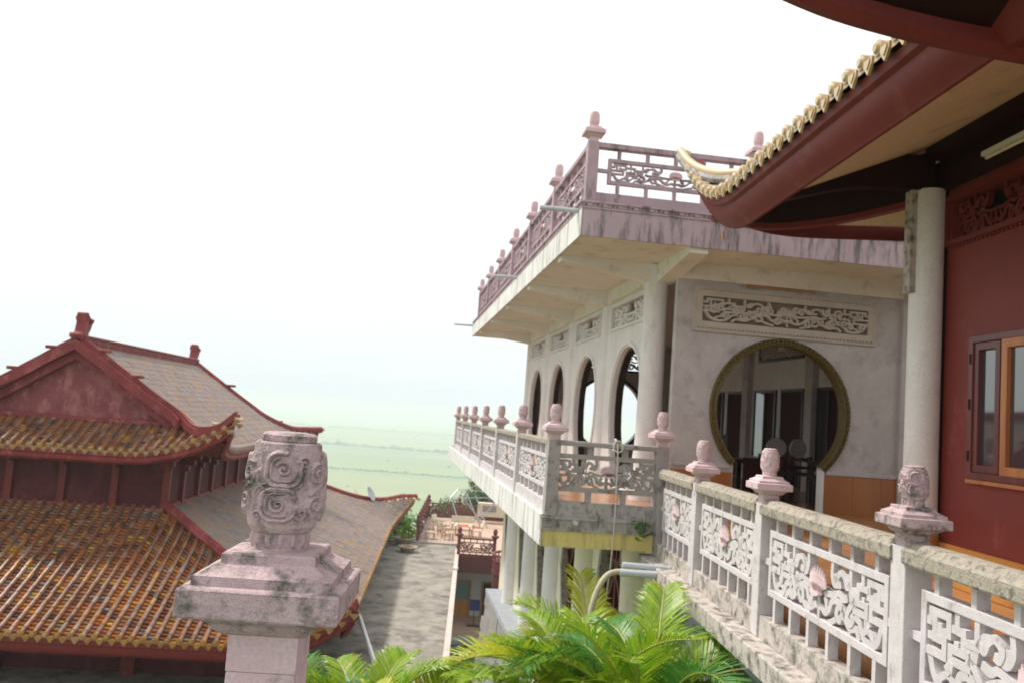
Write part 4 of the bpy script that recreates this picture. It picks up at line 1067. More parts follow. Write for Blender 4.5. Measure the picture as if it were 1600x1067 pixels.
# ================================================================== TEMPLE (frame T)
def build_temple():
    th = Thing('temple', 'red temple on the left with two tiers of orange tiled roof, side slopes painted grey with sky reflection', 'temple', T, (-13.1, 38, -13.5))
    rnd = random.Random(9)
    clip = lambda t: max(0., min(1., t))
    XR_ = -13.1
    # ---------- upper roof surface functions
    def upR(x, y):       # right slope
        d = x-XR_; z = 1.45-.70*d+.010*d*d
        l = 1.17*clip((33.4-y)/4.0)**2.2+1.0*clip((y-44.6)/3.7)**2.2
        return z+l*clip((d-1.5)/4.2)**3
    def upF(x, y):       # front skirt below the gable
        d = (31.2-y)/1.8
        t = clip((abs(x-XR_)-2.1)/4.0)
        return -1.20-.98*d+.10*d*(1-d)*-2+1.2*t**2.2*clip(d)**1.5
    def xe_up(y): return -7.65+.65*clip((32.4-y)/3)**2+.95*clip((y-45.3)/3)**2
    def hip_up(y): return -9.3+(31.2-y)/1.8*2.3                # near hip: x at y
    def hipf_up(y): return -9.3+(y-45)/3.3*2.65
    def row(pts, seg=.30, r=.078): mb = MB(); rolls(mb, pts, r, seg, rnd); return mb
    etm = eave_tile_mesh('eave_tile', 'tile_end', .085)
    etm2 = eave_tile_mesh('eave_tile', 'roll_sky_grey', .080)
    def face(paths, roll_m, pan_m, etile, rz, seg=.30, closer=None):
        prev = None
        for p in paths:
            th.part('tile_row', row(p, seg), roll_m)
            if prev is not None:
                mb = MB(); pans(mb, prev, p, seg*(.55 if pan_m == 'tile_front' else .7)); th.part('pan_row', mb, pan_m)
            prev = p
            e = p[-1]; th.inst('eave_tile', etile, (e[0], e[1], e[2]+.04), rotz=rz)
    def path(x0, y0, x1, y1, f, n=12):
        out = []
        for k in range(n+1):
            t = k/n; x = x0+(x1-x0)*t; y = y0+(y1-y0)*t; out.append((x, y, f(x, y)+.02))
        return out
    # front skirt of the upper roof
    P = []
    n = 37
    for k in range(n):
        x = -19.0+12.0*k/(n-1); ax = abs(x-XR_)
        y0 = 31.2 if ax < 3.8 else 31.2-(ax-3.8)/2.3*1.8
        y0 = max(y0, 29.5)
        P.append(path(x, y0, x, 29.4, upF, 6))
    face(P, 'roll_front', 'tile_front', etm, 0, .26)
    # right slope of the upper roof
    P = []; y = 29.45
    while y < 48.2:
        if y < 31.2: x0 = hip_up(y)
        elif y > 45: x0 = hipf_up(y)
        else: x0 = XR_+.15
        x0 = min(x0, xe_up(y)-.12)
        P.append(path(x0, y, xe_up(y), y, upR, 14)); y += .335
    face(P, 'roll_sky_grey', 'tile_sky_grey', etm2, math.pi/2, .34)
    # plain backing for the slopes that face away
    mb = MB(); mb.add([(XR_,31.2,1.4),(XR_,45,1.4),(-19.2,48.3,-3.0),(-19.2,29.4,-3.0)], [(0,1,2,3)])
    mb.add([(XR_,45,1.4),(-9.5,45,-1.5),(-6.9,48.2,-2.3),(-19.2,48.2,-2.6),(-16.9,45,-1.5)], [(0,1,2,3,4)]); th.part('roof_deck', mb, 'tile_sky_grey')
    # ridge with moulded courses
    mb = MB(); mb.box(XR_-.16, XR_+.16, 31.0, 45.1, 1.25, 1.66); rid = th.part('ridge', mb, 'red_temple')
    mb = MB(); mb.box(XR_-.22, XR_+.22, 30.95, 45.15, 1.66, 1.75); th.part('ridge_cap', mb, 'red_temple', parent=rid, bevel=.02)
    mb = MB(); mb.box(XR_-.19, XR_+.19, 30.98, 45.1, 1.34, 1.38); th.part('ridge_moulding', mb, 'red_temple', parent=rid)
    for k in range(56):
        mb = MB(); mb.cbox(XR_+.165, 31.2+k*.247, 1.52, .03, .13, .12); th.part('ridge_block', mb, 'red_temple', parent=rid)
    # ridge-end ornaments
    def ornament(y0, s):
        out = [(0,0),(.62,0),(.60,.16),(.72,.22),(.74,.36),(.62,.40),(.50,.34),(.46,.48),(.62,.66),(.70,.86),(.66,1.02),(.52,1.06),(.46,.98),(.50,.86),(.38,.74),(.34,.92),(.36,1.14),(.28,1.22),(.10,1.22),(.05,1.16),(.06,.80),(0,.56),(-.08,.44),(-.26,.46),(-.32,.36),(-.26,.24),(-.10,.22)]
        mb = MB(); mb.plate([(a*s, b*s) for a, b in out], [], lambda u, v, t: (XR_+t, y0+u, 1.35+v), -.17, .17); o = th.part('ridge_ornament', mb, 'red_temple', bevel=.05)
        for (cu, cv, r) in ((.42,.22,.12),(.2,1.0,.12),(.58,.92,.1),(-.18,.35,.1)):
            mb = MB(); mb.ribbon(spiral_pts(cu*s, cv*s, r*s, 1.4, 0, 1, 16), .04, lambda u, v, t: (XR_+t, y0+u, 1.35+v), -.21, .21)
            th.part('scroll', mb, 'red_temple', parent=o)
    ornament(30.85, 1.0); ornament(44.55, .95)
    # verges: thick stepped boards down the gable edge and sweeping out to the tip
    def hipz(x, y): return max(upR(x, y), upF(x, y)) if y < 31.2 else upR(x, y)
    for sx in (1, -1):
        pts = [(XR_, 30.95, 1.52)]
        for x in np.linspace(-12.4, -9.3, 6): pts.append((float(x), 30.95, upR(float(x), 33.4)+.12))
        for t in (.25,.5,.75,1.0): 
            y = 31.0-1.6*t; x = -9.3+2.3*t; pts.append((x, y, upF(x, max(y,29.4))+.14+.05*t))
        c = catmull(pts, 5); c = [(XR_+sx*(p[0]-XR_), p[1], p[2]) for p in c]
        def sweepbox(c, w0, w1, z0, z1, dy=0):
            mb = MB(); V = []
            for i, q in enumerate(c):
                d = Vector(c[min(i+1,len(c)-1)])-Vector(c[max(i-1,0)]); d.z = 0; d.normalize(); nn = Vector((d.y, -d.x, 0))*sx
                for w, z in ((w0,z0),(w1,z0),(w1,z1),(w0,z1)): V.append((q[0]+nn.x*w, q[1]+nn.y*w+dy, q[2]+z))
            k = len(c); F = [(4*i+j, 4*i+(j+1)%4, 4*i+4+(j+1)%4, 4*i+4+j) for i in range(k-1) for j in range(4)]+[(0,1,2,3),(4*k-4,4*k-3,4*k-2,4*k-1)]
            return mb.add(V, F)
        th.part('verge', sweepbox(c, -.2, .14, -.10, .16), 'red_temple')
        th.part('verge_roll', sweepbox(c, -.08, .06, .16, .24), 'red_temple')
        g = [p for p in c if p[1] > 30.9]
        th.part('bargeboard', sweepbox(g, .14, .30, -.30, .06), 'red_temple')
        th.part('bargeboard', sweepbox([(p[0], p[1]+.1, p[2]) for p in g], -.1, .12, -.62, -.28), 'red_temple')
        # little step blocks on the verge
        for f in (.12, .32):
            q = c[int(f*len(c))]; mb = MB(); mb.cbox(q[0], q[1]+.05, q[2]+.25, .55, .3, .12); th.part('verge_block', mb, 'red_temple', bevel=.03)
    # far verge on the right slope
    pts = [(float(x), 45.05, upR(float(x), 44)+.12) for x in np.linspace(-13.0, -9.3, 7)]+[(-9.3+2.65*t, 45.05+3.2*t, upR(-9.3+2.65*t, 45.05+3.2*t)+.12) for t in (.25,.5,.75,1)]
    c = catmull(pts, 4); sx = 1
    mb = MB(); mb.tube(c, .17, 6); th.part('verge', mb, 'red_temple')
    mb = MB(); mb.cbox(-11.2, 45.05, upR(-11.2,44)+.34, .6, .3, .12); th.part('verge_block', mb, 'red_temple')
    # horn tiles on the far and near tip
    for (bx, by, bz, dx, dy) in ((xe_up(48.2), 48.2, upR(xe_up(48.2),48.2)+.12, -.28, -.1), (-7.05, 29.42, -.82, -.22, .16)):
        for k in range(5):
            mb = MB(); mb.tube([(bx+dx*k, by+dy*k, bz-.14*k+.02*k*k+.05), (bx+dx*k+.30, by+dy*k*1.0-.02, bz-.14*k+.02*k*k+.0)], [.05,.07], 8); th.part('horn_tile', mb, 'tile_cream')
    # gable wall (recessed) and its sill
    mb = MB(); mb.plate([(XR_-3.9,-1.2),(XR_+3.9,-1.2),(XR_,1.42)], [], lambda u, v, t: (u, 31.25+t, v), 0, .2); th.part('gable', mb, 'gable_red')
    mb = MB(); mb.box(XR_-3.75, XR_+3.75, 31.02, 31.22, -1.26, -1.12); th.part('gable_sill', mb, 'red_temple')
    # ---------- fascia + soffit under upper eave
    ef = [(float(x), 29.42, upF(float(x), 29.4)) for x in np.linspace(-19.1, -7.0, 34)]
    pr = [(0,-.02),(0,-.16),(.05,-.2),(.07,-.34),(.16,-.42),(.24,-.44),(.24,-.06)]
    mb = MB(); mb.sweep(ef, pr, [(-.6*clip((p[0]+8.2)/1.2), 1) for p in ef]); mb.smooth = True; th.part('fascia', mb, 'red_temple')
    er = [(xe_up(float(y)), float(y), upR(xe_up(float(y)), float(y))) for y in np.linspace(29.42, 48.2, 40)]
    mb = MB(); mb.sweep(er, pr, [(-1, .6*clip((30.6-p[1])/1.2)) for p in er]); mb.smooth = True; th.part('fascia', mb, 'red_temple')
    mb = MB(); mb.add([v for p in ef for v in ((p[0], p[1]+.1, p[2]-.3), (max(-16.8, min(-9.45, p[0])), 31.0, -2.35))], [(2*i,2*i+1,2*i+3,2*i+2) for i in range(len(ef)-1)]); th.part('soffit_panel', mb, 'red_beam')
    mb = MB(); mb.add([v for p in er for v in ((p[0]-.1, p[1], p[2]-.3), (-9.5, min(47, max(31, p[1])), -2.35))], [(2*i,2*i+1,2*i+3,2*i+2) for i in range(len(er)-1)]); th.part('soffit_panel', mb, 'red_beam')
    # ---------- upper storey wall with posts and brackets
    mb = MB(); mb.box(-16.7, -9.5, 31.0, 51.8, -5.2, -1.3); th.part('upper_wall', mb, 'red_temple_wall')
    for x in (-16.7,-14.9,-13.1,-11.3,-9.52):
        mb = MB(); mb.box(x-.12, x+.12, 30.88, 31.06, -4.6, -2.2); p = th.part('wall_post', mb, 'red_beam')
        for k in range(3):
            mb = MB(); mb.box(x-.12-.12*k, x+.12+.12*k, 30.86-.16*k, 31.0, -2.9+.22*k, -2.70+.22*k); th.part('bracket', mb, 'red_beam', parent=p)
        for k in range(3):
            mb = MB(); mb.box(x-.07, x+.07, 30.7-.26*k, 31.0, -2.82+.2*k, -2.66+.2*k); th.part('bracket', mb, 'red_beam', parent=p)
    for y in (32.6,34.6,36.6,38.8,41,43.2,45.4):
        mb = MB(); mb.box(-9.54, -9.36, y-.12, y+.12, -4.3, -2.2); p = th.part('wall_post', mb, 'red_beam')
        for k in range(3):
            mb = MB(); mb.box(-9.5, -9.25+.2*k, y-.13, y+.13, -2.95+.22*k, -2.75+.22*k); th.part('bracket', mb, 'red_beam', parent=p)
    mb = MB(); mb.box(-9.56, -9.42, 31.1, 51, -4.4, -4.05); mb.box(-16.8, -9.5, 30.86, 30.98, -4.5, -4.15); th.part('wall_moulding', mb, 'red_temple')
    # ---------- lower roof
    def loF(x, y):
        d = 31.0-y; t = clip((abs(x-XR_)-7.4)/3.8)
        return -4.15-.60*d+.0175*d*d+1.3*t**2.5*clip(d/6.0)**3
    def loR(x, y):
        d = (x+9.5)*6.0/7.2
        l = 1.3*clip((29.8-y)/4.8)**2.4+1.45*clip((y-50.5)/7.5)**2.2
        return -4.15-.60*d+.0175*d*d+l*clip(d/6.0)**3
    def xe_lo(y): return -2.35+.45*clip((28.6-y)/3.6)**2+1.15*clip((y-50)/8)**2
    P = []; k = 0; x = -17.6
    while x < -1.95:
        ax = x; y0 = 31.0 if x < -9.5 else 31.0-(x+9.5)/7.55*6.0
        P.append(path(x, max(y0, 25.08), x, 25.0, loF, 16)); x += .335
    face(P, 'roll_front', 'tile_front', etm, 0, .31)
    P = []; y = 25.15
    while y < 57.8:
        if y < 31: x0 = -9.5+(31-y)/6*7.5
        elif y > 51.8: x0 = -9.5+(y-51.8)/6.2*8.2
        else: x0 = -9.45
        P.append(path(min(x0, xe_lo(y)-.1), y, xe_lo(y), y, loR, 12)); y += .345
    face(P, 'roll_sky_grey', 'tile_sky_grey', etm, math.pi/2, .42)
    # hips
    hp = [(-9.5+7.5*t, 31-6*t, max(loF(-9.5+7.5*t, 31-6*t), loR(-9.5+7.5*t, 31-6*t))+.10) for t in np.linspace(0, 1, 16)]
    for dz, r in ((0,.14),(.13,.09)):
        mb = MB(); mb.tube([(a,b,c_+dz) for a,b,c_ in hp], r, 8); th.part('hip_rib', mb, 'red_temple', smooth=True)
    hf = [(-9.5+8.3*t, 51.8+6.2*t, loR(-9.5+8.3*t, 51.8+6.1*t)+.12) for t in np.linspace(0, 1, 18)]
    mb = MB(); mb.tube(hf, .18, 8); th.part('hip_rib', mb, 'red_temple', smooth=True)
    for k in range(9):
        i = 17-k*.55; a = hf[int(i)]; b = hf[min(17, int(i)+1)]; f = i-int(i); q = Vector(a).lerp(Vector(b), f)
        mb = MB(); mb.tube([(q.x-.1,q.y,q.z-.02),(q.x+.22,q.y-.28,q.z-.16)], [.07,.10], 7); th.part('horn_tile', mb, 'tile_cream' if k % 2 else 'tile_end')
    mb = MB(); mb.add([(-9.5,51.8,-4.7),(-16.7,51.8,-4.7),(-25,58,-8),(-1.5,58,-7.9)], [(0,1,2,3)]); mb.add([(-16.7,51.8,-4.2),(-16.7,31,-4.2),(-24.3,25,-7.1),(-25,58,-7)], [(0,1,2,3)])
    mb.add([(-17.6,31,-4.2),(-17.6,25,-7.2),(-24.3,25,-7.2),(-16.7,31,-4.2)], [(0,1,2,3)]); th.part('roof_deck', mb, 'tile_sky_grey')
    ef = [(float(x), 25.03, loF(float(x), 25.0)) for x in np.linspace(-17.5, -2.0, 36)]
    pr = [(0,-.02),(0,-.18),(.06,-.22),(.08,-.40),(.18,-.50),(.3,-.52),(.3,-.06)]
    mb = MB(); mb.sweep(ef, pr, [(-.6*clip((p[0]+3.4)/1.4), 1) for p in ef]); mb.smooth = True; th.part('fascia', mb, 'red_beam')
    er = [(xe_lo(float(y)), float(y), loR(xe_lo(float(y)), float(y))) for y in np.linspace(25.03, 57.9, 44)]
    mb = MB(); mb.sweep(er, pr, [(-1, .6*clip((26.6-p[1])/1.4)) for p in er]); mb.smooth = True; th.part('fascia', mb, 'red_beam')
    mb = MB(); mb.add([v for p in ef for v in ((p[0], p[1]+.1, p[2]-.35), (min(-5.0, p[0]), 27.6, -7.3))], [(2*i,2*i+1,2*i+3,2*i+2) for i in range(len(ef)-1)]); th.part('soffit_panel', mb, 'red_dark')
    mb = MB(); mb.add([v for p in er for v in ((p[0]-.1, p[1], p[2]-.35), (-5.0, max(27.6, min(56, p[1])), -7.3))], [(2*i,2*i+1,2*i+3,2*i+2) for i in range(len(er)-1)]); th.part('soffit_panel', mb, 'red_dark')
    # lower walls
    mb = MB(); mb.box(-21.2, -5.0, 27.6, 54.5, -13.7, -7.25); th.part('lower_wall', mb, 'red_temple_wall')
    def lf(u, v, t): return (u, 27.55+t, v)
    for x in (-17,-13,-9,-5.1):
        mb = MB(); mb.box(x-.2, x+.2, 27.35, 27.6, -13.7, -6.6); th.part('wall_post', mb, 'red_beam')
    for x in (-15,-11,-7.1):
        mb = MB(); mb.ribbon([(x-1.5,-8.3),(x+1.5,-8.3),(x+1.5,-7.55),(x-1.5,-7.55)], .1, lf, -.06, .02, closed=True); pattern(mb, lf, x-1.45, x+1.45, -8.25, -7.6, -.04, .0, 1.2); p = th.part('vent_scrollwork', mb, 'red_beam')
        mb = MB(); mb.box(x-1.45, x+1.45, 27.585, 27.597, -8.25, -7.6); th.part('vent_back', mb, 'dark_room', parent=p)
    mb = MB(); mb.cbox(-10.6, 27.2, -7.75, .12, .12, .3); th.part('lamp', mb, 'house_wall')
    # antenna on the far hip
    a = Thing('roof_antenna', 'small grey satellite dish and mast on the far hip of the temple roof', 'antenna', T, (-4.35, 55.6, -6.6))
    mb = MB(); mb.tube([(-4.35,55.6,-6.9),(-4.35,55.6,-5.9)], .03, 6); mb.tube([(-4.35,55.6,-6.5),(-5.2,55.5,-5.5)], .02, 5); mb.tube([(-4.6,55.6,-6.6),(-4.35,55.6,-6.2)], .02, 5); a.part('mast', mb, 'metal_grey')
    mb = MB(); V = [(0,0,0)]; 
    for r in (.25,.5):
        for k in range(14):
            an = k/14*2*math.pi; V.append((r*math.cos(an), r*math.sin(an), .28*r*r*2))
    F = [(0,1+k,1+(k+1)%14) for k in range(14)]+[(1+k,15+k,15+(k+1)%14,1+(k+1)%14) for k in range(14)]
    M = Matrix.Rotation(R(62), 4, Vector((.3,1,0)).normalized()); V = [tuple(M @ Vector(v)+Vector((-4.2,55.5,-5.75))) for v in V]
    mb.add(V, F); a.part('dish', mb, 'metal_grey')
build_temple()

# ================================================================== LOWER BUILDINGS (frame C)
def build_lower():
    b = Thing('flat_roof_house', 'low house with a stained grey concrete flat roof between temple and pavilion', 'house', C, (-4, 38, -13.6))
    mb = MB(); mb.box(-14, -.36, 19, 56.3, -9.1, -8.8); b.part('flat_roof', mb, 'concrete_roof')
    mb = MB(); mb.box(-13.9, -.4, 19.1, 56.2, -13.6, -9.101); b.part('wall', mb, 'house_wall')
    mb = MB(); mb.box(-.36, -.12, 19, 54.5, -9.3, -8.68); b.part('kerb', mb, 'pink_kerb', bevel=.02)
    mb = MB(); mb.box(-14, -.36, 56.3, 56.6, -9.3, -8.70); b.part('kerb', mb, 'grey_plinth')
    mb = MB(); mb.tube([(-.30,47,-8.66),(-.16,47.3,-8.6)], .12, 8); b.part('wall_lamp', mb, 'white_paint')
    # drain pipe lying over the roof
    mb = MB(); mb.tube([(-3.83,34.07,-8.3),(-2.66,29.26,-8.6)], .085, 10); single('drain_pipe', mb, 'white_paint', 'long white pipe lying across the grey flat roof beside the temple eave', 'pipe', C, smooth=True)
    # thin metal fence at the roof end
    f = Thing('wire_fence', 'thin grey metal grid fence at the end of the flat roof', 'fence', C, (-1.7, 57, -8.7))
    for k in range(11):
        mb = MB(); mb.box(-3.1+k*.28-.012, -3.1+k*.28+.012, 56.98, 57.02, -8.72, -7.3); f.part('upright', mb, 'metal_grey')
    for z in (-8.4,-8.0,-7.65,-7.3):
        mb = MB(); mb.box(-3.15, -.25, 57.021, 57.04, z-.012, z+.012); f.part('rail', mb, 'metal_grey')
    # pot with yellow-green bush, empty bowl
    p = Thing('potted_shrub', 'yellow-green shrub in a round pot on the far edge of the flat roof', 'potted plant', C, (-3.75, 55.2, -8.8))
    mb = MB(); mb.lathe([(.35,0),(.42,.05),(.72,.42),(.78,.44),(.78,.5),(.68,.5),(.62,.4)], (-3.75,55.2,-8.8), 20); p.part('pot', mb, 'pot', smooth=True)
    rnd = random.Random(1); mb = MB(); leaves(mb, (-3.75,55.2,-8.0), (.72,.6,.38), 900, .09, rnd); p.part('foliage', mb, 'leaf_yellow')
    p = Thing('empty_bowl', 'low round empty planter bowl in front of the potted shrub', 'planter', C, (-3.3, 52.6, -8.8))
    mb = MB(); mb.lathe([(.3,0),(.36,.04),(.5,.26),(.62,.30),(.62,.36),(.5,.36),(.42,.2),(.05,.2)], (-3.3,52.6,-8.8), 20); p.part('bowl', mb, 'pot', smooth=True)
    mb = MB(); mb.lathe([(.44,.25),(.01,.26)], (-3.3,52.6,-8.8), 16); p.part('soil', mb, 'soil')
    # ---- terrace house
    d = Thing('terrace_house', 'maroon-trimmed house whose tiled roof terrace looks over the plain', 'house', C, (3, 60, -13.6))
    mb = MB(); mb.box(-3.1, 10, 57.2, 71, -9.75, -8.8); mb.box(-.1, 10, 52.3, 57.2, -9.75, -8.8); d.part('terrace_slab', mb, 'deck_tile')
    mb = MB(); mb.box(-.12, 2.0, 52.27, 52.298, -9.77, -8.78); d.part('fascia', mb, 'deck_red'); mb = MB(); mb.box(-3.12, 10, 71.0, 71.03, -9.8, -8.78); d.part('fascia', mb, 'deck_red')
    mb = MB(); mb.box(-.5, 7, 55.6, 55.9, -13.3, -9.751); d.part('back_wall', mb, 'house_wall')
    mb = MB(); mb.box(-3.0, 9.9, 57.3, 70.9, -14, -9.751); d.part('wall', mb, 'house_wall')
    mb = MB(); mb.box(-.4, 7, 51.6, 55.6, -13.4, -13.1); d.part('room_floor', mb, 'deck_tile')
    mb = MB(); mb.box(-.4, 7, 50.2, 51.6, -13.62, -13.35); d.part('step', mb, 'bluegrey')
    for x0, x1, gl in ((-.25,.78,1),(1.6,2.6,0)):
        mb = MB(); mb.ribbon([(x0,-13.1),(x0,-10.9),(x1,-10.9),(x1,-13.1)], .12, lambda u, v, t: (u, 55.59+t, v), -.07, 0); q = d.part('door_frame', mb, 'wood')
        mb = MB(); mb.box(x0+.06, x1-.06, 55.56, 55.585, -13.1, -12.1 if gl else -10.95); d.part('door', mb, 'ochre' if gl else 'dark_room', parent=q)
        if gl:
            mb = MB(); mb.box(x0+.06, x1-.06, 55.565, 55.585, -12.1, -10.95); d.part('pane', mb, 'blue_glass', parent=q)
    # maroon terrace balustrades
    def rail(name, label, fn, u0, u1, zb_, n, sc=1., pm=True):
        r = Thing(name, label, 'balustrade', C, fn((u0+u1)/2, zb_, 0))
        H = 1.15; s = (u1-u0)/n
        for i in range(n+1):
            u = u0+i*s; x, y, _ = fn(u, 0, 0)
            mb = MB(); mb.cbox(x, y, zb_+H/2, .2, .2, H); mb.lathe([(.11,H),(.24,H+.12),(.24,H+.2),(.10,H+.26),(.13,H+.35),(.14,H+.5),(.08,H+.62),(.01,H+.64)], (x, y, zb_), 10); r.part('post', mb, 'deck_rail')
        for i in range(n):
            a, b_ = u0+i*s+.1, u0+(i+1)*s-.1
            for v, w in ((H-.05,.1),(H-.3,.06),(.28,.06),(.08,.16)):
                mb = MB(); mb.ribbon([(a, zb_+v), (b_, zb_+v)], w, fn, -.05, .05); r.part('rail', mb, 'deck_rail')
            for k in range(5):
                for v0, v1 in ((H-.27,H-.1),(.16,.25)):
                    mb = MB(); u = a+(b_-a)*(k+.5)/5; mb.ribbon([(u, zb_+v0), (u, zb_+v1)], .06, fn, -.03, .03); r.part('baluster', mb, 'deck_rail')
            if pm: mb = MB(); pattern(mb, fn, a, b_, zb_+.3, zb_+H-.32, -.03, .03, 1.4); r.part('scrollwork', mb, 'deck_rail')
        return r
    rail('terrace_balustrade', 'short maroon openwork balustrade above the shaded doorway', lambda u, v, t: (u, 52.4+t, v), -.15, 2.05, -8.8, 1)
    rail('terrace_balustrade', 'long maroon balustrade along the far edge of the terrace', lambda u, v, t: (u, 70.8+t, v), -3.0, 9.8, -8.8, 5)
    rail('terrace_balustrade', 'maroon balustrade along the left edge of the terrace, seen end on', lambda u, v, t: (-3.0+t, u, v), 57.3, 70.8, -8.8, 7)
    # curved balcony
    r = Thing('round_balcony', 'curved maroon balcony with openwork rail beside the white columns', 'balcony', C, (3.25, 47.6, -9.8))
    cx, cy, rr = 3.3, 47.6, 1.45
    def cf(u, v, t): a = math.pi+u/rr; return (cx+(rr-t)*math.cos(a), cy+(rr-t)*math.sin(a), v)
    mb = MB(); mb.lathe([(rr-.15,-10.2),(rr,-9.9),(rr,-8.85),(rr-.1,-8.8),(.02,-8.8)], (cx,cy,0), 40); r.part('drum', mb, 'deck_red', smooth=True)
    for v, w in ((-7.75,.12),(-8.05,.06),(-8.6,.06),(-8.72,.1)):
        mb = MB(); mb.ribbon([(u, v) for u in np.linspace(-2.2, 2.8, 40)], w, cf, -.05, .05); r.part('rail', mb, 'deck_rail')
    for k in range(14):
        u = -2.1+k*.37
        for v0, v1 in ((-8.02,-7.8),(-8.72,-8.62)):
            mb = MB(); mb.ribbon([(u, v0), (u, v1)], .06, cf, -.03, .03); r.part('baluster', mb, 'deck_rail')
    for k in range(2):
        P = []; mb = MB()
        pattern(mb, cf, -2.1+k*2.4, .2+k*2.4, -8.58, -8.08, -.03, .03, 1.4); r.part('scrollwork', mb, 'deck_rail')
    # ---- terrace furniture
    def chair(x, y, rz, lab, m='cream_seat'):
        c = Thing('terrace_chair', lab, 'chair', C, (x, y, -8.8), group='chairs round the terrace table')
        def rot(mb):
            ca, sa = math.cos(rz), math.sin(rz)
            mb.v = [(x+(a)*ca-b_*sa, y+a*sa+b_*ca, z-8.8) for a, b_, z in mb.v]; return mb
        c.part('seat', rot(MB().box(-.32,.32,-.32,.32,.40,.50)), m, bevel=.02)
        c.part('backrest', rot(MB().add([(-.32,.30,.5),(.32,.30,.5),(.32,.40,.5),(-.32,.40,.5),(-.32,.50,1.15),(.32,.50,1.15),(.32,.57,1.15),(-.32,.57,1.15)],[(0,1,2,3),(4,5,6,7),(0,1,5,4),(1,2,6,5),(2,3,7,6),(3,0,4,7)])), m)
        for a in (-.28,.28):
            for b_ in (-.28,.3): c.part('leg', rot(MB().box(a-.03,a+.03,b_-.03,b_+.03,0,.40)), 'orange_wood')
            c.part('armrest', rot(MB().box(a-.04,a+.04,-.3,.36,.66,.71)), 'orange_wood')
    chair(-1.35, 60.6, R(75), 'cream chair left of the red-topped table on the terrace')
    chair(-1.0, 58.9, R(110), 'cream chair nearest the front edge, left of the terrace table')
    chair(-1.75, 62.6, R(60), 'cream chair furthest left behind the others on the terrace')
    chair(.98, 60.8, R(-80), 'cream reclining chair right of the red-topped terrace table')
    chair(-2.2, 58.6, R(95), 'cream chair beside the grid fence at the terrace corner')
    t = Thing('terrace_table', 'low cream table with a red cloth on the terrace', 'table', C, (0, 61, -8.8))
    t.part('tabletop', MB().box(-.62,.62,60.5,61.5,-8.12,-8.05), 'cream_seat')
    for x in (-.5,.5):
        for y in (60.6,61.4): t.part('leg', MB().box(x-.04,x+.04,y-.04,y+.04,-8.8,-8.12), 'orange_wood')
    single('red_cloth', MB().box(-.42,.42,60.6,61.2,-8.048,-8.02), 'red_cloth', 'red cloth lying on the low terrace table', 'cloth', C)
    t = Thing('terrace_bench', 'long cream bench behind the red-topped terrace table', 'bench', C, (-.2, 64, -8.8))
    t.part('seat', MB().box(-.9,.9,63.6,64.3,-8.4,-8.3), 'cream_seat'); t.part('backrest', MB().box(-.9,.9,64.3,64.38,-8.3,-7.8), 'cream_seat')
    for x in (-.8,.8): t.part('leg', MB().box(x-.05,x+.05,63.7,64.2,-8.8,-8.4), 'orange_wood')
    t = Thing('terrace_cabinet', 'cream low cabinet with open legs against the far terrace rail', 'cabinet', C, (2.6, 69.2, -8.8))
    t.part('body', MB().box(1.1,4.0,68.8,69.6,-8.3,-7.2), 'cream_seat', bevel=.03); t.part('panel', MB().box(1.5,2.6,68.77,68.79,-7.9,-7.4), 'stone')
    for x in (1.2,3.9): t.part('leg', MB().box(x-.08,x+.08,68.9,69.5,-8.8,-8.3), 'orange_wood')
    t = Thing('drying_rack', 'folding grey metal drying rack standing on the terrace', 'clothes rack', C, (.6, 66, -8.8))
    for a, b_ in (((-1.1,66.6,-6.7),(-.2,65.4,-8.8)),((-1.1,66.6,-6.7),(-.6,67.2,-6.1)),((.1,66.6,-6.3),(1.4,65.4,-8.8)),((.8,66.6,-6.4),(1.9,65.6,-8.8)),((-.2,65.6,-6.5),(1.3,66.4,-8.3)),((1.3,66.6,-8.3),(3.0,66.8,-6.1)),((2.2,66.5,-7.0),(3.0,66.9,-6.1))):
        t.part('bar', MB().tube([a, b_], .05, 6), 'metal_grey')
    for z in (-6.5,): t.part('rail', MB().tube([(-1.1,66.6,z-.2),(2.8,66.7,z)], .04, 6), 'metal_grey'); t.part('rail', MB().tube([(-.6,67.2,-6.1),(3.0,67.0,-6.1)], .04, 6), 'metal_grey')
    s_ = Thing('blue_stand', 'small dark blue board on a thin stand in the shaded doorway', 'stand', C, (1.1, 53, -13.1))
    s_.part('board', MB().box(.80,1.42,52.95,53.05,-12.15,-11.5), 'blue'); s_.part('stem', MB().box(1.08,1.13,52.98,53.02,-13.1,-12.15), 'dark_wood'); s_.part('foot', MB().box(.7,1.5,52.8,53.2,-13.1,-13.05), 'dark_wood')
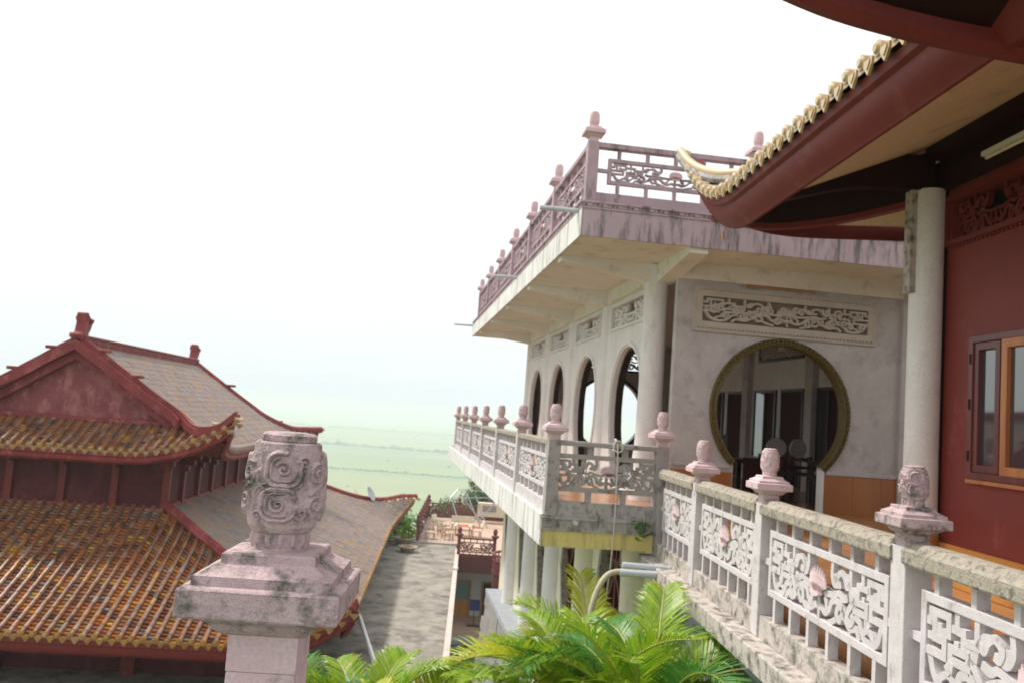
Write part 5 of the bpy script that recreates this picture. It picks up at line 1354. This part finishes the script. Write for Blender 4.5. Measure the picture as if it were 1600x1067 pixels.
def leaves(mb, c, r, n, size, rnd, clumps=None, shell=.45):
    """small leaf faces spread through an ellipsoid volume in clumps"""
    cl = []
    for k in range(clumps or max(6, n//140)):
        a = rnd.uniform(0, 2*math.pi); e = math.asin(rnd.uniform(-.8, 1)); q = rnd.uniform(shell, .92)
        cl.append((c[0]+r[0]*q*math.cos(a)*math.cos(e), c[1]+r[1]*q*math.sin(a)*math.cos(e), c[2]+r[2]*q*math.sin(e), rnd.uniform(.2, .42)))
    rm = sum(r)/3
    for i in range(n):
        cc = rnd.choice(cl); s = cc[3]*rm
        v = Vector((rnd.gauss(0,1), rnd.gauss(0,1), rnd.gauss(0,1))).normalized()*s*rnd.uniform(.55,1.05)
        p = Vector(cc[:3])+v
        d = (v.normalized()+Vector((rnd.uniform(-.8,.8), rnd.uniform(-.8,.8), rnd.uniform(-.5,.5)))).normalized()
        a = d.cross(Vector((rnd.uniform(-1,1), rnd.uniform(-1,1), rnd.uniform(-1,1)))).normalized(); b = d.cross(a)
        L = size*rnd.uniform(.7,1.4); w = L*.45
        mb.add([p-a*L, p+b*w+d*w*.2, p+a*L, p-b*w+d*w*.2], [(0,1,2,3)])
build_lower()

def tree(name, label, frame, c, r, n, size, m, trunk_z, seed, cat='tree', group=None, clumps=None):
    rnd = random.Random(seed); t = Thing(name, label, cat, frame, (c[0], c[1], trunk_z), group=group)
    mb = MB(); leaves(mb, c, r, n, size, rnd, clumps); t.part('crown', mb, m)
    mb = MB(); mb.tube([(c[0],c[1],trunk_z),(c[0]+.1*r[0],c[1],(trunk_z+c[2])/2),(c[0],c[1],c[2])], [.09*r[0],.07*r[0],.05*r[0]], 8); tr = t.part('trunk', mb, 'bark')
    for k in range(7):
        a = k/7*6.28+rnd.uniform(0,.6); mb = MB()
        mb.tube([(c[0],c[1],c[2]-r[2]*.5),(c[0]+r[0]*.4*math.cos(a),c[1]+r[1]*.4*math.sin(a),c[2]),(c[0]+r[0]*.75*math.cos(a),c[1]+r[1]*.75*math.sin(a),c[2]+r[2]*.4)], [.04*r[0],.025*r[0],.008*r[0]], 6); t.part('limb', mb, 'bark', parent=tr)
tree('broadleaf_tree', 'dark green broadleaf tree with rusty leaves rising behind the maroon terrace', C, (3.3, 84, -11.0), (6.6, 5, 5.0), 26000, .17, 'leaf_dark', -24, 21, clumps=90)
tree('broadleaf_tree', 'bright green bushy tree between the temple eave tip and the terrace', C, (-5.5, 64, -10.4), (2.6, 2.6, 3.2), 9000, .13, 'leaf_green', -16, 22, clumps=50)
tree('broadleaf_tree', 'low light green tree showing left of the terrace rail below the roof tip', C, (-8.5, 70, -11.5), (3.4, 3, 3.2), 8000, .15, 'leaf_green', -18, 23, clumps=50)

# ================================================================== PALMS
def frond_mesh(L, elev, droop, rnd, leaf=.42, pairs=40, vee=.5, m='leaf_palm', twist=0.):
    """frond growing in local +X / +Z from the origin. returns (leaflet MB, rachis MB)"""
    n = 26; pts = []; p = Vector((0,0,0)); a = elev
    for i in range(n+1):
        pts.append(p.copy()); s = i/n
        a = elev-droop*s**1.5
        p = p+Vector((math.cos(a), twist*s*.3, math.sin(a)))*(L/n)
    mr = MB(); mr.tube(pts, [.014*(1-.8*i/n)+.003 for i in range(n+1)], 5)
    ml = MB()
    for k in range(pairs):
        s = .20+.80*k/(pairs-1); f = s*n; i = min(int(f), n-1); q = pts[i].lerp(pts[i+1], f-i); t = (pts[i+1]-pts[i]).normalized()
        up = Vector((-t.z, 0, t.x)).normalized() if abs(t.x)+abs(t.z) > 0 else Vector((0,0,1))
        for sd in (-1, 1):
            side = Vector((0, sd, 0))
            prof = math.sin(math.pi*min(1, (s-.12)/.95))**.55 if s < 1 else .3
            ln = leaf*max(.28, prof)*rnd.uniform(.88,1.1)
            fw = .55+.75*s+rnd.uniform(-.08,.08)
            d = (side*math.cos(.0)+t*fw+up*(vee+rnd.uniform(-.12,.12))).normalized()
            w = .0135*rnd.uniform(.85,1.15); nn = d.cross(up).normalized() if d.cross(up).length > 1e-3 else t
            b = d.cross(nn).normalized()
            wv = t*w
            q1 = q+d*ln*.35; q2 = q+d*ln*.70-Vector((0,0,1))*ln*.05; q3 = q+d*ln*.97-Vector((0,0,1))*ln*rnd.uniform(.12,.26)
            ml.add([q-wv*.4, q+wv*.4, q1-wv, q1+wv, q2-wv*.85, q2+wv*.85, q3], [(0,1,3,2),(2,3,5,4),(4,5,6)])
    return ml, mr
def palm(label, x, y, z, n, L, mats, seed, elev=(.55,1.42), leaf=.42, group='areca palms below the walkway', ground=-7.0, canes=4, azr=None, droop=(.9,1.9)):
    rnd = random.Random(seed); t = Thing('areca_palm', label, 'palm', C, (x, y, ground), group=group)
    for k in range(canes):
        a = k/canes*6.28; r_ = .16
        cx_, cy_ = x+r_*math.cos(a), y+r_*math.sin(a)
        mb = MB(); zz = np.linspace(ground, z-.15, 14); mb.tube([(cx_+.02*math.sin(q*3), cy_, q) for q in zz], [.045 if i % 2 else .05 for i in range(14)], 8); t.part('cane', mb, 'cane')
    for k in range(n):
        az = (k*2.39996+rnd.uniform(-.3,.3)) if azr is None else rnd.uniform(*azr)
        el = elev[0]+(elev[1]-elev[0])*((k+.5)/n)**.8+rnd.uniform(-.1,.1)
        m = rnd.choice(mats)
        ml, mr = frond_mesh(L*rnd.uniform(.8,1.15), el, rnd.uniform(*droop), rnd, leaf*rnd.uniform(.9,1.1), 44, rnd.uniform(.25,.65), twist=rnd.uniform(-1,1))
        r_ = .14; ox, oy = x+r_*math.cos(az), y+r_*math.sin(az)
        M = Matrix.Translation(Vector((ox, oy, z+rnd.uniform(-.15,.1)))) @ Matrix.Rotation(az, 4, 'Z')
        for mb in (ml, mr): mb.v = [tuple(M @ Vector(v)) for v in mb.v]
        me = mesh_of(ml, 'frond', t.origin, False, m, fixn=False)
        o = t.part('frond', me, m); t.part('rachis', mr, 'rachis', parent=o)
G = ['leaf_palm']*5+['leaf_palm_dark','leaf_palm_yellow']; Y = ['leaf_palm_yellow','leaf_palm','leaf_palm_yellow']
palm('large green areca palm below the balcony drain, its crown in the middle', 1.16, 7.6, -2.74, 30, 1.28, G, 31)
palm('green areca palm pressed against the walkway retaining wall', 1.62, 7.0, -2.55, 26, 1.2, G, 32)
palm('dense areca palm at the foot of the balcony columns, behind the large one', 1.55, 9.0, -2.95, 24, 1.35, G, 35)
palm('yellowish areca palm left of the large green one', .10, 7.7, -3.28, 20, 1.05, Y, 33, elev=(.2,1.0))
palm('small green palm in front of the grey flat roof', -.72, 7.6, -2.85, 14, .95, ['leaf_palm'], 34, leaf=.34)
palm('bluish green palm just right of the foreground post', -1.15, 7.3, -2.95, 16, .95, ['leaf_palm_dark'], 36, leaf=.40)
palm('low bright palm filling the gap between the small palms at the frame bottom', -.38, 7.2, -3.0, 16, 1.0, ['leaf_palm','leaf_palm_yellow'], 37, leaf=.36)
mb = MB(); mb.box(-4, 2.3, 4, 10.5, -7.3, -7.0); structure('planting_bed', mb, 'soil', C)

# ================================================================== SMALL THINGS
def build_small():
    # grey drain pipes leaving the walkway ledge, and the hose on them
    p = Thing('drain_outlet', 'pair of grey plastic drain pipes sticking out of the walkway ledge', 'pipe', C, (2.0, 9.0, -1.6))
    p.part('pipe', MB().tube([(2.42,9.25,-1.545),(1.78,9.25,-1.53)], .032, 12), 'pvc', smooth=True)
    p.part('pipe', MB().tube([(2.42,9.16,-1.60),(1.74,9.16,-1.60)], .04, 12), 'pvc', smooth=True)
    h = catmull([(1.86,9.18,-1.595),(1.70,9.18,-1.60),(1.58,9.15,-1.66),(1.48,9.1,-1.84),(1.42,9.05,-2.1),(1.38,9.0,-2.5),(1.38,9.0,-3.2)], 6)
    single('hose', MB().tube(h, .032, 10), 'hose', 'beige hose slipped over the drain pipe and hanging down', 'hose', C, smooth=True)
    p = Thing('rope', 'thin white rope tied to the balcony rail and hanging down', 'rope', A, (2.68, 9.78, -2.2))
    p.part('strand', MB().tube(catmull([(2.66,9.80,-.20),(2.665,9.775,-.5),(2.67,9.77,-1.1),(2.66,9.78,-1.6),(2.63,9.8,-2.1)], 6), .009, 6), 'rope')
    p.part('knot', MB().tube(catmull([(2.66,9.79,-.2),(2.70,9.79,-.22),(2.72,9.79,-.30),(2.66,9.78,-.34),(2.61,9.79,-.28),(2.64,9.80,-.2),(2.66,9.96,-.2),(2.66,9.98,-.32),(2.66,9.79,-.32)], 5), .010, 6), 'rope')
    for i, (y, z, x1, lab) in enumerate(((10.78,2.80,1.66,'thick white drain spout at the near corner of the rooftop rim'),(16.6,2.80,1.72,'white drain spout halfway along the rooftop rim'),(26.6,2.80,1.6,'thin drain spout at the far end of the rooftop rim'))):
        single('roof_spout', MB().tube([(2.3,y,z),(x1,y,z-.01)], .032, 10), 'pvc', lab, 'pipe', A, group='drain spouts on the rooftop rim', smooth=True)
    # small outlet with stub on the front rim
    single('roof_outlet', MB().tube([(4.45,10.75,2.83),(4.45,10.5,2.82)], .04, 10), 'pvc', 'short grey outlet pipe in the front rim under the eave tip', 'pipe', A, smooth=True)
    # weed growing in the joint
    w = Thing('weed', 'green weed growing from the joint between balcony and walkway', 'plant', A, (3.02, 9.72, -1.3)); rnd = random.Random(8)
    for k in range(22):
        bx, by, bz = 3.02+rnd.uniform(-.14,.1), 9.74, -1.25+rnd.uniform(-.1,.18); q = Vector((rnd.uniform(-1,1), rnd.uniform(-1,-.1), rnd.uniform(-.3,1))).normalized(); a = q.cross(Vector((0,0,1))).normalized(); L = rnd.uniform(.07,.13)
        c_ = Vector((bx,by,bz)); mb = MB(); mb.add([c_, c_+q*L*.5+a*L*.28, c_+q*L, c_+q*L*.5-a*L*.28], [(0,1,2,3)]); w.part('leaf', mb, 'leaf_green')
    for k in range(4):
        w.part('stem', MB().tube([(3.05,9.80,-1.33),(3.0+.05*k-.1,9.74,-1.2+.05*k)], .005, 5), 'leaf_green')
build_small()

def carved_chair(x, y, rz, label, inlay, group='carved chairs inside the pavilion'):
    c = Thing('carved_chair', label, 'chair', A, (x, y, -1.1), group=group)
    ca, sa = math.cos(rz), math.sin(rz)
    def rot(mb): mb.v = [(x+a*ca-b*sa, y+a*sa+b*ca, z-1.1) for a, b, z in mb.v]; return mb
    c.part('seat', rot(MB().box(-.29,.29,-.26,.26,.44,.50)), 'dark_wood', bevel=.01)
    bk = c.part('backrest', rot(MB().box(-.28,.28,.24,.28,.98,1.06) if not inlay else MB().box(-.2,.2,.25,.275,.70,.76)), 'dark_wood', bevel=.01)
    c.part('backrest_rail', rot(MB().box(-.28,.28,.24,.28,.56,.61)), 'dark_wood', parent=bk)
    if inlay:
        mb = MB(); mb.tube([(0,.235,.90),(0,.285,.90)], .165, 20); c.part('inlay_disc', rot(mb), 'pearl', parent=bk)
        mb = MB(); mb.box(-.05,.05,.245,.27,.6,.7); c.part('inlay_stem', rot(mb), 'pearl', parent=bk)
    for k in range(0 if inlay else 5):
        u = -.24+k*.12
        c.part('slat', rot(MB().box(u-.02,u+.02,.245,.272,.60,1.0)), 'dark_wood', parent=bk)
    for a in (-.26,.26):
        c.part('leg', rot(MB().box(a-.03,a+.03,-.25,-.19,0,.45)), 'dark_wood')
        c.part('leg', rot(MB().box(a-.03,a+.03,.22,.28,0,1.06 if not inlay else .78)), 'dark_wood')
        c.part('armrest', rot(MB().box(a-.03,a+.03,-.25,.26,.68,.72)), 'dark_wood')
        c.part('arm_support', rot(MB().box(a-.02,a+.02,-.22,-.18,.5,.68)), 'dark_wood')
carved_chair(5.15, 13.3, R(160), 'black slatted chair just inside the left of the moon gate', False)
carved_chair(5.55, 14.6, R(20), 'dark carved chair further back at the left of the table', False)
carved_chair(6.45, 13.7, R(170), 'carved chair with pearl disc, left one behind the pink post top', True)
carved_chair(6.85, 13.9, R(190), 'carved chair with pearl disc, right one behind the pink post top', True)
carved_chair(7.05, 12.9, R(250), 'reddish dark chair at the right inside the moon gate', False)
t = Thing('carved_table', 'low dark table with a crimson cloth inside the moon gate', 'table', A, (5.9, 14.0, -1.1))
t.part('tabletop', MB().box(5.5,6.25,13.5,14.6,-.50,-.44), 'dark_wood')
for x in (5.55,6.2):
    for y in (13.55,14.5): t.part('leg', MB().box(x-.04,x+.04,y-.04,y+.04,-1.1,-.5), 'dark_wood')
single('crimson_cloth', MB().box(5.85,6.15,13.42,13.495,-.95,-.40), 'curtain', 'crimson cloth hanging over the front of the low table', 'cloth', A)
S.render.film_transparent = False
S.cycles.volume_bounces = 2
